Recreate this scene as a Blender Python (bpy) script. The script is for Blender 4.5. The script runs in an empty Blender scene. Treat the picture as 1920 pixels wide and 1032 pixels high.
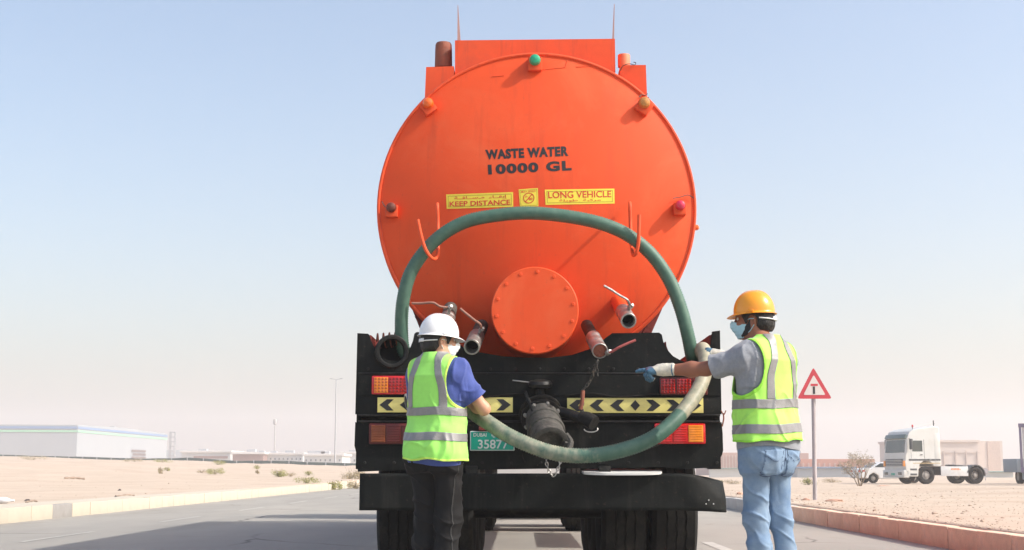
import bpy, bmesh, math, random
import numpy as np
from mathutils import Vector, Matrix, Euler

# ------------------------------------------------------------------ camera, sky, sun, exposure
SC = bpy.context.scene
COL = SC.collection
FPX, HC, PITCH, YAW = 2550.0, 0.80, math.atan(366 / 2550.0), math.radians(0.34)
cam_d = bpy.data.cameras.new("camera"); cam_d.sensor_width = 36.0; cam_d.lens = 36.0 * FPX / 1920.0
cam_d.clip_start = 0.1; cam_d.clip_end = 6000
cam = bpy.data.objects.new("camera", cam_d); COL.objects.link(cam)
cam.location = (0, 0, HC); cam.rotation_euler = (math.radians(90) + PITCH, 0, YAW)
SC.camera = cam

SUN_TO = Vector((1.0, -0.27, 0.90)).normalized()
SUN_EL = math.asin(SUN_TO.z); SUN_AZ = math.atan2(SUN_TO.x, SUN_TO.y)
world = bpy.data.worlds.new("World"); SC.world = world; world.use_nodes = True
wn = world.node_tree; wn.nodes.clear()
sky = wn.nodes.new("ShaderNodeTexSky"); sky.sky_type = 'NISHITA'; sky.sun_disc = False
sky.sun_elevation = SUN_EL; sky.sun_rotation = SUN_AZ
sky.air_density = 1.12; sky.dust_density = 3.7; sky.ozone_density = 1.0; sky.altitude = 0
bgn = wn.nodes.new("ShaderNodeBackground"); bgn.inputs[1].default_value = 0.15
won = wn.nodes.new("ShaderNodeOutputWorld")
wn.links.new(sky.outputs[0], bgn.inputs[0]); wn.links.new(bgn.outputs[0], won.inputs[0])
sun_d = bpy.data.lights.new("sun", 'SUN'); sun_d.energy = 2.95; sun_d.angle = math.radians(0.55); sun_d.color = (1.0, 0.955, 0.88)
sun = bpy.data.objects.new("sun", sun_d); COL.objects.link(sun)
sun.rotation_euler = (-SUN_TO).to_track_quat('-Z', 'Y').to_euler()
SC.view_settings.view_transform = 'Standard'; SC.view_settings.look = 'None'
SC.view_settings.exposure = 0.66; SC.view_settings.gamma = 1.0; SC.view_settings.use_curve_mapping = False
SC.render.engine = 'CYCLES'
SC.cycles.use_denoising = True
SC.cycles.max_bounces = 8; SC.cycles.diffuse_bounces = 4; SC.cycles.volume_bounces = 1
SC.cycles.caustics_reflective = False; SC.cycles.caustics_refractive = False

# ------------------------------------------------------------------ pixel layout -> real points
CAMR = Matrix.Rotation(YAW, 3, 'Z') @ Matrix.Rotation(math.radians(90) + PITCH, 3, 'X')
def ray(px, py):
    return CAMR @ Vector(((px - 960) / FPX, -(py - 516) / FPX, -1.0))
def W(px, py, Y):
    d = ray(px, py); t = Y / d.y
    return Vector((d.x * t, Y, HC + d.z * t))
def pxs(Y, py=882):                      # pixels per metre around there
    return (W(1010, py, Y) - W(1009, py, Y)).length ** -1

# ------------------------------------------------------------------ materials
def s2l(*c):
    return tuple(((v / 255) / 12.92 if v <= 10 else (((v / 255) + 0.055) / 1.055) ** 2.4) for v in c) + (1.0,)
MATS = {}
def mat(name, col, rough=0.6, metal=0.0, var=0.12, scale=6.0, bump=0.0, bscale=60.0, col2=None, spec=0.5, coat=0.0, trans=0.0, dirt=None, dirt_amt=0.35, dirt_scale=2.5, stretch=(1, 1, 1), sheen=0.0, streak=None, streak_amt=0.4, streak_scale=(9, 9, .6), speck=None, speck_amt=0.6, speck_scale=30.0):
    m = bpy.data.materials.new(name); m.use_nodes = True; MATS[name] = m
    nt = m.node_tree; p = nt.nodes["Principled BSDF"]; L = nt.links.new
    col = tuple(col[:3]) + (1.0,)
    tc = nt.nodes.new("ShaderNodeTexCoord"); mp = nt.nodes.new("ShaderNodeMapping"); mp.inputs["Scale"].default_value = stretch
    L(tc.outputs["Object"], mp.inputs[0])
    n = nt.nodes.new("ShaderNodeTexNoise"); n.inputs["Scale"].default_value = scale; n.inputs["Detail"].default_value = 6
    n.inputs["Roughness"].default_value = 0.62; L(mp.outputs[0], n.inputs["Vector"])
    mx = nt.nodes.new("ShaderNodeMix"); mx.data_type = 'RGBA'
    if col2 is None:
        a = [min(1, c * (1 - var)) for c in col[:3]] + [1]; b = [min(1, c * (1 + var)) for c in col[:3]] + [1]
    else:
        a, b = col, tuple(col2[:3]) + (1.0,)
    mx.inputs[6].default_value = a; mx.inputs[7].default_value = b
    cr = nt.nodes.new("ShaderNodeMapRange"); cr.inputs[1].default_value = 0.3; cr.inputs[2].default_value = 0.7
    L(n.outputs["Fac"], cr.inputs[0]); L(cr.outputs[0], mx.inputs[0])
    out = mx.outputs[2]
    if dirt is not None:
        n2 = nt.nodes.new("ShaderNodeTexNoise"); n2.inputs["Scale"].default_value = dirt_scale; n2.inputs["Detail"].default_value = 9
        n2.inputs["Roughness"].default_value = 0.72; n2.inputs["Distortion"].default_value = 0.6; L(mp.outputs[0], n2.inputs["Vector"])
        r2 = nt.nodes.new("ShaderNodeMapRange"); r2.inputs[1].default_value = 0.5; r2.inputs[2].default_value = 0.75; r2.inputs[4].default_value = dirt_amt
        L(n2.outputs["Fac"], r2.inputs[0])
        m2 = nt.nodes.new("ShaderNodeMix"); m2.data_type = 'RGBA'; L(out, m2.inputs[6]); m2.inputs[7].default_value = tuple(dirt[:3]) + (1.0,)
        L(r2.outputs[0], m2.inputs[0]); out = m2.outputs[2]
    for kind_, colr, amt, sc_ in (("streak", streak, streak_amt, streak_scale), ("speck", speck, speck_amt, (speck_scale,) * 3)):
        if colr is None: continue
        mp2 = nt.nodes.new("ShaderNodeMapping"); mp2.inputs["Scale"].default_value = sc_; L(tc.outputs["Object"], mp2.inputs[0])
        n4 = nt.nodes.new("ShaderNodeTexNoise"); n4.inputs["Scale"].default_value = 1.0; n4.inputs["Detail"].default_value = 7; n4.inputs["Roughness"].default_value = 0.65; L(mp2.outputs[0], n4.inputs["Vector"])
        r4 = nt.nodes.new("ShaderNodeMapRange"); r4.inputs[1].default_value = 0.54 if kind_ == "streak" else 0.62; r4.inputs[2].default_value = 0.72 if kind_ == "streak" else 0.70; r4.inputs[4].default_value = amt; L(n4.outputs["Fac"], r4.inputs[0])
        m4 = nt.nodes.new("ShaderNodeMix"); m4.data_type = 'RGBA'; L(out, m4.inputs[6]); m4.inputs[7].default_value = tuple(colr[:3]) + (1.0,); L(r4.outputs[0], m4.inputs[0]); out = m4.outputs[2]
    L(out, p.inputs["Base Color"])
    rr = nt.nodes.new("ShaderNodeMapRange"); rr.inputs[3].default_value = max(0.03, rough - 0.08); rr.inputs[4].default_value = min(1, rough + 0.08)
    L(n.outputs["Fac"], rr.inputs[0]); L(rr.outputs[0], p.inputs["Roughness"])
    p.inputs["Metallic"].default_value = metal; p.inputs["Specular IOR Level"].default_value = spec
    p.inputs["Coat Weight"].default_value = coat; p.inputs["Transmission Weight"].default_value = trans
    if sheen: p.inputs["Sheen Weight"].default_value = sheen
    if bump > 0:
        n3 = nt.nodes.new("ShaderNodeTexNoise"); n3.inputs["Scale"].default_value = bscale; n3.inputs["Detail"].default_value = 5
        L(mp.outputs[0], n3.inputs["Vector"])
        b_ = nt.nodes.new("ShaderNodeBump"); b_.inputs["Strength"].default_value = bump; b_.inputs["Distance"].default_value = 0.02
        L(n3.outputs["Fac"], b_.inputs["Height"]); L(b_.outputs[0], p.inputs["Normal"])
    return m

M_sand = mat("sand", (0.47, 0.375, 0.29), 0.95, scale=0.35, col2=(0.54, 0.445, 0.355), bump=1.0, bscale=5.0, speck=(0.33, 0.235, 0.17), speck_amt=.65, speck_scale=4.0, streak=(0.56, 0.47, 0.385), streak_amt=.6, streak_scale=(.10, .5, 1), dirt=(0.42, 0.285, 0.205), dirt_amt=0.75, dirt_scale=0.33, spec=0.15)
M_asph = mat("asphalt", (0.325, 0.305, 0.272), 0.9, var=0.08, scale=0.8, bump=0.5, bscale=90, speck=(0.20, 0.19, 0.175), speck_amt=.4, speck_scale=45, streak=(0.22, 0.21, 0.19), streak_amt=.5, streak_scale=(.9, .16, 1), dirt=(0.43, 0.39, 0.33), dirt_amt=0.55, dirt_scale=0.35, spec=0.25, stretch=(1, 0.35, 1))
def add_cracks(m, scale, dark, width=0.012):
    nt = m.node_tree; p = nt.nodes["Principled BSDF"]; L = nt.links.new; src = p.inputs["Base Color"].links[0].from_socket
    tc = nt.nodes.new("ShaderNodeTexCoord"); nz = nt.nodes.new("ShaderNodeTexNoise"); nz.inputs["Scale"].default_value = 1.3; nz.inputs["Detail"].default_value = 6; L(tc.outputs["Object"], nz.inputs["Vector"])
    mxv = nt.nodes.new("ShaderNodeMix"); mxv.data_type = 'VECTOR'; mxv.inputs[0].default_value = 0.25; L(tc.outputs["Object"], mxv.inputs[4]); L(nz.outputs["Color"], mxv.inputs[5])
    vo = nt.nodes.new("ShaderNodeTexVoronoi"); vo.feature = 'DISTANCE_TO_EDGE'; vo.inputs["Scale"].default_value = scale; L(mxv.outputs[1], vo.inputs["Vector"])
    mr = nt.nodes.new("ShaderNodeMapRange"); mr.inputs[1].default_value = width; mr.inputs[2].default_value = 0.0; mr.inputs[4].default_value = 0.75; L(vo.outputs["Distance"], mr.inputs[0])
    n2 = nt.nodes.new("ShaderNodeTexNoise"); n2.inputs["Scale"].default_value = 0.35; L(tc.outputs["Object"], n2.inputs["Vector"])
    m2 = nt.nodes.new("ShaderNodeMapRange"); m2.inputs[1].default_value = 0.48; m2.inputs[2].default_value = 0.6; L(n2.outputs["Fac"], m2.inputs[0])
    mu = nt.nodes.new("ShaderNodeMath"); mu.operation = 'MULTIPLY'; L(mr.outputs[0], mu.inputs[0]); L(m2.outputs[0], mu.inputs[1])
    mx = nt.nodes.new("ShaderNodeMix"); mx.data_type = 'RGBA'; L(mu.outputs[0], mx.inputs[0]); L(src, mx.inputs[6]); mx.inputs[7].default_value = tuple(dark) + (1,); L(mx.outputs[2], p.inputs["Base Color"])
add_cracks(M_asph, 0.45, (0.10, 0.095, 0.085))
M_line = mat("road_paint", (0.46, 0.44, 0.40), 0.8, var=0.1, scale=8, dirt=(0.32, 0.30, 0.27), dirt_amt=1.0, dirt_scale=4)
M_kpink = mat("kerb_pink", (0.80, 0.585, 0.43), 0.9, var=0.12, streak=(0.66, 0.52, 0.44), streak_amt=.6, streak_scale=(2, 5, 9), speck=(0.45, 0.35, 0.30), speck_amt=.6, speck_scale=18, scale=5, bump=0.4, bscale=50, dirt=(0.70, 0.45, 0.32), dirt_amt=0.6)
M_kgrey = mat("kerb_grey", (0.50, 0.47, 0.44), 0.9, var=0.08, scale=4, bump=0.4, bscale=50)
M_kdrain = mat("kerb_drain_grey", (0.30, 0.285, 0.27), 0.9, var=0.1, scale=5, bump=0.4, bscale=50)
M_kcream = mat("kerb_cream", (0.50, 0.45, 0.365), 0.9, var=0.06, scale=3, bump=0.3, bscale=40, dirt=(0.55, 0.45, 0.36), dirt_amt=0.5)
ORANGE = (0.75, 0.083, 0.0195)
M_org = mat("orange_paint", ORANGE, 0.5, var=0.05, scale=2.2, bump=0.30, bscale=1.7, spec=0.24, streak=(0.56, 0.066, 0.022), streak_amt=0.65, streak_scale=(7, 3, .7), speck=(0.45, 0.08, 0.04), speck_amt=.35, speck_scale=26, dirt=(0.80, 0.16, 0.06), dirt_amt=0.5, dirt_scale=1.6)
M_org2 = mat("orange_paint_trim", (0.76, 0.09, 0.024), 0.55, var=0.07, scale=5, bump=0.08, bscale=12, spec=0.3, streak=(0.42, 0.06, 0.03), streak_amt=0.5, streak_scale=(16, 8, 1.5), dirt=(0.5, 0.08, 0.04), dirt_amt=0.45, dirt_scale=4)
M_rust = mat("rusty_brown", (0.16, 0.055, 0.035), 0.75, scale=9, col2=(0.30, 0.085, 0.045), bump=0.3, bscale=40)
M_blk = mat("black_paint", (0.0085, 0.0098, 0.0095), 0.68, var=0.3, scale=3, spec=0.16, bump=0.35, bscale=7, streak=(0.034, 0.033, 0.029), streak_amt=.5, streak_scale=(12, 12, .9), speck=(0.07, 0.045, 0.035), speck_amt=.5, speck_scale=34, dirt=(0.024, 0.024, 0.022), dirt_amt=0.5, dirt_scale=2.2)
M_blk2 = mat("black_steel", (0.011, 0.011, 0.011), 0.5, spec=0.25, var=0.3, scale=8, bump=0.2, bscale=30, dirt=(0.10, 0.09, 0.075), dirt_amt=0.45, dirt_scale=6)
M_rub = mat("tyre_rubber", (0.015, 0.0145, 0.014), 0.85, spec=0.2, var=0.2, scale=6, bump=0.2, bscale=60, dirt=(0.09, 0.08, 0.065), dirt_amt=0.45, dirt_scale=3)
M_rim = mat("rim_steel", (0.32, 0.30, 0.28), 0.6, metal=0.3, dirt=(0.2, 0.16, 0.12), dirt_amt=0.6)
M_steel = mat("worn_steel", (0.42, 0.41, 0.39), 0.42, metal=0.75, var=0.2, scale=20, bump=0.15, bscale=60, dirt=(0.28, 0.2, 0.17), dirt_amt=0.6, dirt_scale=9)
M_dusty = mat("dusty_metal", (0.07, 0.067, 0.06), 0.75, metal=0.25, var=0.3, scale=12, bump=0.3, bscale=50, dirt=(0.30, 0.27, 0.225), dirt_amt=0.6, dirt_scale=5)
M_hole = mat("dark_inside", (0.012, 0.012, 0.011), 0.9)
M_dred = mat("red_oxide", (0.20, 0.03, 0.022), 0.7, var=0.25, scale=10, bump=0.2, bscale=40)
M_hred = mat("handle_red", (0.42, 0.10, 0.09), 0.55, var=0.2, scale=30)
M_black_ink = mat("black_lettering", (0.018, 0.018, 0.019), 0.5, var=0.1)
M_yel = mat("sticker_yellow", (0.80, 0.67, 0.06), 0.5, var=0.06, scale=10)
M_red_ink = mat("red_lettering", (0.62, 0.035, 0.018), 0.5, var=0.1)
M_ryel = mat("reflective_yellow", (0.80, 0.70, 0.23), 0.45, var=0.06, scale=8, dirt=(0.4, 0.34, 0.14), dirt_amt=0.5, dirt_scale=5)
M_pgreen = mat("plate_green", (0.010, 0.36, 0.25), 0.4, var=0.06)
M_pwhite = mat("plate_white", (0.62, 0.68, 0.66), 0.5, var=0.05)
M_lred = mat("lens_red", (0.60, 0.012, 0.012), 0.18, var=0.1, scale=30, coat=0.6)
M_lamb = mat("lens_amber", (0.92, 0.30, 0.025), 0.2, var=0.1, scale=30, coat=0.6)
M_ldred = mat("lens_dull_red", (0.11, 0.014, 0.012), 0.4, var=0.15, scale=20)
M_ldor = mat("lens_dull_orange", (0.24, 0.06, 0.018), 0.4, var=0.15, scale=20)
M_led = mat("lens_led_dark", (0.50, 0.11, 0.015), 0.3)
M_ledr = mat("lens_led_red_dark", (0.22, 0.006, 0.008), 0.3)
M_mgreen = mat("lamp_green", (0.012, 0.36, 0.19), 0.3, var=0.25, scale=60, coat=0.4)
M_morg = mat("lamp_orange", (0.85, 0.14, 0.01), 0.3, var=0.1, coat=0.4)
M_mamb = mat("lamp_faded_amber", (0.50, 0.22, 0.055), 0.4, var=0.3, scale=60)
M_mrust = mat("lamp_rusty", (0.15, 0.035, 0.02), 0.6, var=0.3, scale=50)
M_mpink = mat("lamp_pink_red", (0.66, 0.02, 0.075), 0.25, coat=0.5)
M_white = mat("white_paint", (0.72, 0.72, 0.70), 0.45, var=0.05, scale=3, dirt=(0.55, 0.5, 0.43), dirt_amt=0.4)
M_glass = mat("vehicle_glass", (0.06, 0.075, 0.075), 0.12, var=0.2, scale=1.5, spec=0.8)

# ------------------------------------------------------------------ scene tree
TM = {}
def tag(o, label=None, cat=None, group=None, kind=None):
    if label: o["label"] = label
    if cat: o["category"] = cat
    if group: o["group"] = group
    if kind: o["kind"] = kind
    return o
def thing(name, label, cat, loc=(0, 0, 0), rotz=0.0, group=None, scale=1.0):
    o = bpy.data.objects.new(name, None); COL.objects.link(o)
    o.location = loc; o.rotation_euler = (0, 0, rotz); o.scale = (scale,) * 3; o.empty_display_size = 0.2
    TM[o] = Matrix.Translation(Vector(loc)) @ Matrix.Rotation(rotz, 4, 'Z') @ Matrix.Scale(scale, 4)
    return tag(o, label, cat, group)
def setpar(o, parent, local=False):
    if parent is None: return
    o.parent = parent
    if not local and parent in TM:
        o.matrix_parent_inverse = TM[parent].inverted()
def mesh_obj(name, V, F, material, parent=None, smooth=35, local=False, mats=None, midx=None):
    me = bpy.data.meshes.new(name)
    me.from_pydata([tuple(v) for v in V], [], [tuple(f) for f in F])
    for m in (mats or [material]): me.materials.append(m)
    if midx is not None: me.polygons.foreach_set("material_index", np.asarray(midx, dtype=np.int32))
    if smooth is not None:
        me.shade_smooth()
        if smooth < 180: me.set_sharp_from_angle(angle=math.radians(smooth))
    me.update()
    o = bpy.data.objects.new(name, me); COL.objects.link(o)
    setpar(o, parent, local)
    return o
def shared(name, me, parent=None, loc=(0, 0, 0), rot=(0, 0, 0), scale=(1, 1, 1), local=True):
    o = bpy.data.objects.new(name, me); COL.objects.link(o)
    o.location = loc; o.rotation_euler = rot; o.scale = scale
    setpar(o, parent, local)
    return o

def frame_of(d):
    d = Vector(d).normalized()
    u = d.cross(Vector((0, 0, 1)))
    if u.length < 1e-3: u = d.cross(Vector((1, 0, 0)))
    u.normalize(); v = u.cross(d).normalized()
    return d, u, v
class MB:
    def __init__(s): s.V = []; s.F = []; s.I = []
    def add(s, V, F, mi=0):
        b = len(s.V); s.V += [tuple(v) for v in V]; s.F += [tuple(i + b for i in f) for f in F]; s.I += [mi] * len(F); return s
    def box(s, c, size, R=None, bev=0.0, mi=0):
        bm = bmesh.new(); bmesh.ops.create_cube(bm, size=1.0)
        for v in bm.verts: v.co = Vector((v.co.x * size[0], v.co.y * size[1], v.co.z * size[2]))
        if bev > 0: bmesh.ops.bevel(bm, geom=bm.edges[:], offset=min(bev, min(size) * 0.45), segments=2, affect='EDGES', profile=0.6)
        M = (R.to_4x4() if R is not None else Matrix.Identity(4)); M = Matrix.Translation(Vector(c)) @ M
        bm.transform(M); bm.verts.index_update()
        s.add([v.co.copy() for v in bm.verts], [[v.index for v in f.verts] for f in bm.faces], mi); bm.free(); return s
    def box2(s, lo, hi, bev=0.0, mi=0):
        lo = Vector(lo); hi = Vector(hi)
        return s.box((lo + hi) / 2, tuple(abs(hi[i] - lo[i]) for i in range(3)), None, bev, mi)
    def tube(s, path, r, n=12, caps=True, mi=0, closed=False):
        P = [Vector(p) for p in path]; m = len(P); rs = list(r) if hasattr(r, "__len__") else [r] * m
        T = []
        for i in range(m):
            if closed: t = P[(i + 1) % m] - P[i - 1]
            else: t = P[min(i + 1, m - 1)] - P[max(i - 1, 0)]
            T.append(t.normalized() if t.length > 1e-9 else Vector((0, 0, 1)))
        d, u, v = frame_of(T[0]); V = []; F = []
        for i in range(m):
            if i:
                q = T[i - 1].rotation_difference(T[i]); u = (q @ u)
                u = (u - T[i] * u.dot(T[i])).normalized()
            w = T[i].cross(u)
            for k in range(n):
                a = 2 * math.pi * k / n
                V.append(P[i] + (u * math.cos(a) + w * math.sin(a)) * rs[i])
        for i in range(m if closed else m - 1):
            j = (i + 1) % m
            for k in range(n):
                k2 = (k + 1) % n; F.append((i * n + k, i * n + k2, j * n + k2, j * n + k))
        if caps and not closed:
            F.append(tuple(range(n - 1, -1, -1))); F.append(tuple((m - 1) * n + k for k in range(n)))
        return s.add(V, F, mi)
    def lathe(s, prof, o, d, n=24, mi=0, closed_prof=False, caps=True):
        """prof: list of (distance along d, radius)"""
        o = Vector(o); d, u, v = frame_of(d); V = []; F = []
        for (t, r) in prof:
            for k in range(n):
                a = 2 * math.pi * k / n; V.append(o + d * t + (u * math.cos(a) + v * math.sin(a)) * r)
        m = len(prof)
        for i in range(m if closed_prof else m - 1):
            j = (i + 1) % m
            for k in range(n):
                k2 = (k + 1) % n; F.append((i * n + k, j * n + k, j * n + k2, i * n + k2))
        if not closed_prof and caps:
            if prof[0][1] > 1e-6: F.append(tuple(range(n)))
            if prof[-1][1] > 1e-6: F.append(tuple((m - 1) * n + k for k in range(n - 1, -1, -1)))
        return s.add(V, F, mi)
    def prism(s, pts, y0, y1, mi=0):
        """pts: (x,z) outline, extruded y0..y1"""
        n = len(pts); V = [(x, y0, z) for x, z in pts] + [(x, y1, z) for x, z in pts]
        F = [tuple(range(n)), tuple(range(2 * n - 1, n - 1, -1))] + [(i, i + n, (i + 1) % n + n, (i + 1) % n) for i in range(n)]
        return s.add(V, F, mi)
    def xform(s, M):
        s.V = [tuple(M @ Vector(v)) for v in s.V]; return s
    def build(s, name, material, parent=None, smooth=35, local=False, mats=None, fix=True):
        o = mesh_obj(name, s.V, s.F, material, parent, None, local, mats, s.I if mats else None)
        if fix:
            bm = bmesh.new(); bm.from_mesh(o.data); bmesh.ops.recalc_face_normals(bm, faces=bm.faces[:]); bm.to_mesh(o.data); bm.free()
        if smooth is not None:
            o.data.shade_smooth(); o.data.set_sharp_from_angle(angle=math.radians(smooth))
        return o
def bez(pts, n=8, closed=False):
    """Catmull-Rom through pts"""
    P = [Vector(p) for p in pts]; out = []
    m = len(P)
    for i in range(m - 1):
        p0 = P[max(i - 1, 0)]; p1 = P[i]; p2 = P[i + 1]; p3 = P[min(i + 2, m - 1)]
        for k in range(n):
            t = k / n
            out.append(0.5 * ((2 * p1) + (-p0 + p2) * t + (2 * p0 - 5 * p1 + 4 * p2 - p3) * t * t + (-p0 + 3 * p1 - 3 * p2 + p3) * t ** 3))
    out.append(P[-1]); return out
def resample(path, step):
    P = [Vector(p) for p in path]; L = [0.0]
    for i in range(1, len(P)): L.append(L[-1] + (P[i] - P[i - 1]).length)
    n = max(2, int(L[-1] / step)); A = np.array([tuple(p) for p in P]); S = np.linspace(0, L[-1], n + 1)
    return [Vector((np.interp(t, L, A[:, 0]), np.interp(t, L, A[:, 1]), np.interp(t, L, A[:, 2]))) for t in S], S
RNG = np.random.RandomState(7); _TB = RNG.rand(32, 32, 32)
def vnoise(P, off=0.0):
    P = np.asarray(P, dtype=float) + off; I = np.floor(P).astype(int); f = P - I; f = f * f * (3 - 2 * f); r = 0
    for dx in (0, 1):
        for dy in (0, 1):
            for dz in (0, 1):
                w = (f[:, 0] if dx else 1 - f[:, 0]) * (f[:, 1] if dy else 1 - f[:, 1]) * (f[:, 2] if dz else 1 - f[:, 2])
                r = r + w * _TB[(I[:, 0] + dx) % 32, (I[:, 1] + dy) % 32, (I[:, 2] + dz) % 32]
    return r * 2 - 1
def text_geo(s, bold=0.0, space=1.0):
    """text outline as a flat mesh in the unit square: verts (u,v) 0..1, faces, aspect"""
    cu = bpy.data.curves.new("t", 'FONT'); cu.body = s; cu.size = 1.0; cu.offset = bold; cu.space_character = space; cu.fill_mode = 'FRONT'; cu.resolution_u = 4
    o = bpy.data.objects.new("t", cu); COL.objects.link(o)
    dg = bpy.context.evaluated_depsgraph_get(); me = bpy.data.meshes.new_from_object(o.evaluated_get(dg))
    V = np.array([v.co[:] for v in me.vertices]) if len(me.vertices) else np.zeros((0, 3)); F = [tuple(p.vertices) for p in me.polygons]
    bpy.data.objects.remove(o); bpy.data.curves.remove(cu); bpy.data.meshes.remove(me)
    if not len(V): return V, F, 1.0
    lo = V.min(0); hi = V.max(0); asp = (hi[0] - lo[0]) / max(1e-6, hi[1] - lo[1])
    U = (V[:, :2] - lo[:2]) / np.maximum(1e-6, (hi - lo)[:2])
    return U, F, asp
# ------------------------------------------------------------------ setting: terrain, road, kerbs
KL, KR = -7.8, 4.4
def sstep(a, b, v):
    t = np.clip((v - a) / (b - a), 0, 1); return t * t * (3 - 2 * t)
def terr(x, y):
    x = np.asarray(x, float); y = np.asarray(y, float)
    left = 0.235 + 0.85 * sstep(35, 210, y) + 0.024 * np.clip(-7.8 - x, 0, 110) * sstep(15, 90, y)
    right = 0.23 - 0.26 * sstep(28, 75, y) - 0.12 * sstep(90, 200, y)
    P = np.stack([x * 0.11, y * 0.06, 0 * x], -1).reshape(-1, 3); n1 = vnoise(P).reshape(x.shape)
    P2 = np.stack([x * 0.5, y * 0.3, 0 * x + 3], -1).reshape(-1, 3); n2 = vnoise(P2).reshape(x.shape)
    away = np.clip(np.maximum(KL - x, x - KR) / 6.0, 0, 1)
    rough = away * (0.10 * n1 + 0.045 * n2) * (1 + 0.8 * sstep(50, 180, y) * (x < 0)) 
    rough = rough * (1 - 0.7 * (x > 8) * sstep(60, 75, y) * (1 - sstep(95, 110, y)))
    h = np.where(x < (KL + KR) / 2, left, right) + rough
    mid = 0.9 * sstep(230, 330, y)
    inroad = (x > KL - 0.12) & (x < KR + 0.12)
    far = 1 - sstep(250, 420, np.abs(y))
    h = h * np.where(x < 0, 1, 1)
    return np.where(inroad, np.where(y < 240, -0.06, -0.06 + mid), h)
def T(x, y): return float(terr(np.array([x]), np.array([y]))[0])
def gp(px, Y):                            # ground point in that pixel column at depth Y
    x = W(px, 880, Y).x; return Vector((x, Y, T(x, Y)))
def axis_pts(segs):
    out = []
    for a, b, st in segs: out += list(np.arange(a, b - 1e-6, st))
    return out
xs = sorted(set([round(v, 3) for v in axis_pts([(-1500, -300, 100), (-300, -120, 15), (-120, -40, 3), (-40, -8.2, 0.6)]) + [-8.2, -7.96, -7.90, -7.2, -4, 0, 3.5, 4.48, 4.54, 4.8] + axis_pts([(5.2, 20, 0.4), (20, 70, 1.6), (70, 300, 14), (300, 1501, 100)])]))
ys = axis_pts([(-60, 4, 8), (4, 60, 0.5), (60, 120, 1.2), (120, 260, 3.5), (260, 600, 20), (600, 1501, 100)])
X, Y_ = np.meshgrid(xs, ys, indexing='ij'); Z = terr(X, Y_)
V = np.stack([X, Y_, Z], -1).reshape(-1, 3); ny = len(ys)
F = [(i * ny + j, (i + 1) * ny + j, (i + 1) * ny + j + 1, i * ny + j + 1) for i in range(len(xs) - 1) for j in range(ny - 1)]
tag(mesh_obj("ground", V, F, M_sand, smooth=180), kind="structure")
mb = MB(); rx = [KL - 0.02, -4, 0, 3, KR + 0.02]; ry = list(np.arange(-60, 240.1, 10))
mb.add([(x, y, 0.0) for x in rx for y in ry], [(i * len(ry) + j, (i + 1) * len(ry) + j, (i + 1) * len(ry) + j + 1, i * len(ry) + j + 1) for i in range(4) for j in range(len(ry) - 1)])
road = tag(mb.build("road", M_asph, fix=False), kind="structure")
def sheet(name, x0, x1, y0, y1, z, m, parent):
    return mesh_obj(name, [(x0, y0, z), (x1, y0, z), (x1, y1, z), (x0, y1, z)], [(0, 1, 2, 3)], m, parent, None)
for y0 in np.arange(13.9, 120, 9.0):
    sheet("lane_dash", 2.02, 2.15, y0, y0 + 1.6 + 1.4 * (y0 > 20), 0.004, M_line, road)
for y0 in np.arange(15.5, 150, 6.0):
    sheet("edge_dash", -5.635, -5.565, y0, y0 + 2.6, 0.004, M_line, road)
# kerbs: separate stones with open joints
def kerb(name, x0, x1, y_start, y_end, zt, length, mats):
    base = MB().box2((min(x0, x1) + 0.012, -40, -0.1), (max(x0, x1) - 0.012, 240, zt - 0.02)).build(name, mats[0]); tag(base, kind="structure")
    bm_ = MB().box((0, 0, zt / 2 - 0.02), (abs(x1 - x0), length - 0.014, zt + 0.04), None, 0.018); stone_meshes = {}
    for k, y in enumerate(np.arange(y_start, y_end, length)):
        m = mats[1](y)
        if m not in stone_meshes:
            o = bm_.build("kerb_stone", m, base); stone_meshes[m] = o.data
        else:
            o = shared("kerb_stone", stone_meshes[m], base)
        r = random.Random(k * 7 + int(zt * 100)); o.location = ((x0 + x1) / 2 + r.uniform(-.006, .006), y + length / 2, r.uniform(-.006, .006)); o.rotation_euler = (r.uniform(-.003, .003), 0, r.uniform(-.006, .006))
    return base
kerb("kerb_right", KR, KR + 0.16, 6.0, 70.0, 0.225, 0.92, (M_kgrey, lambda y: M_kpink if y < 22.5 else M_kgrey))
kerb("kerb_left", KL - 0.16, KL, 10.0, 110.0, 0.235, 1.0, (M_kcream, lambda y: M_kdrain if 22.5 < y < 23.7 else M_kcream))
# concrete apron strip behind the left kerb
mb = MB(); ya = list(np.arange(-20, 121, 4.0)); V = []; 
for y in ya: V += [(KL - 0.165, y, 0.232), (KL - 0.62, y, 0.25)]
mb.add(V, [(2 * i, 2 * i + 1, 2 * i + 3, 2 * i + 2) for i in range(len(ya) - 1)])
tag(mb.build("pavement_strip", M_kcream), kind="structure")
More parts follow.
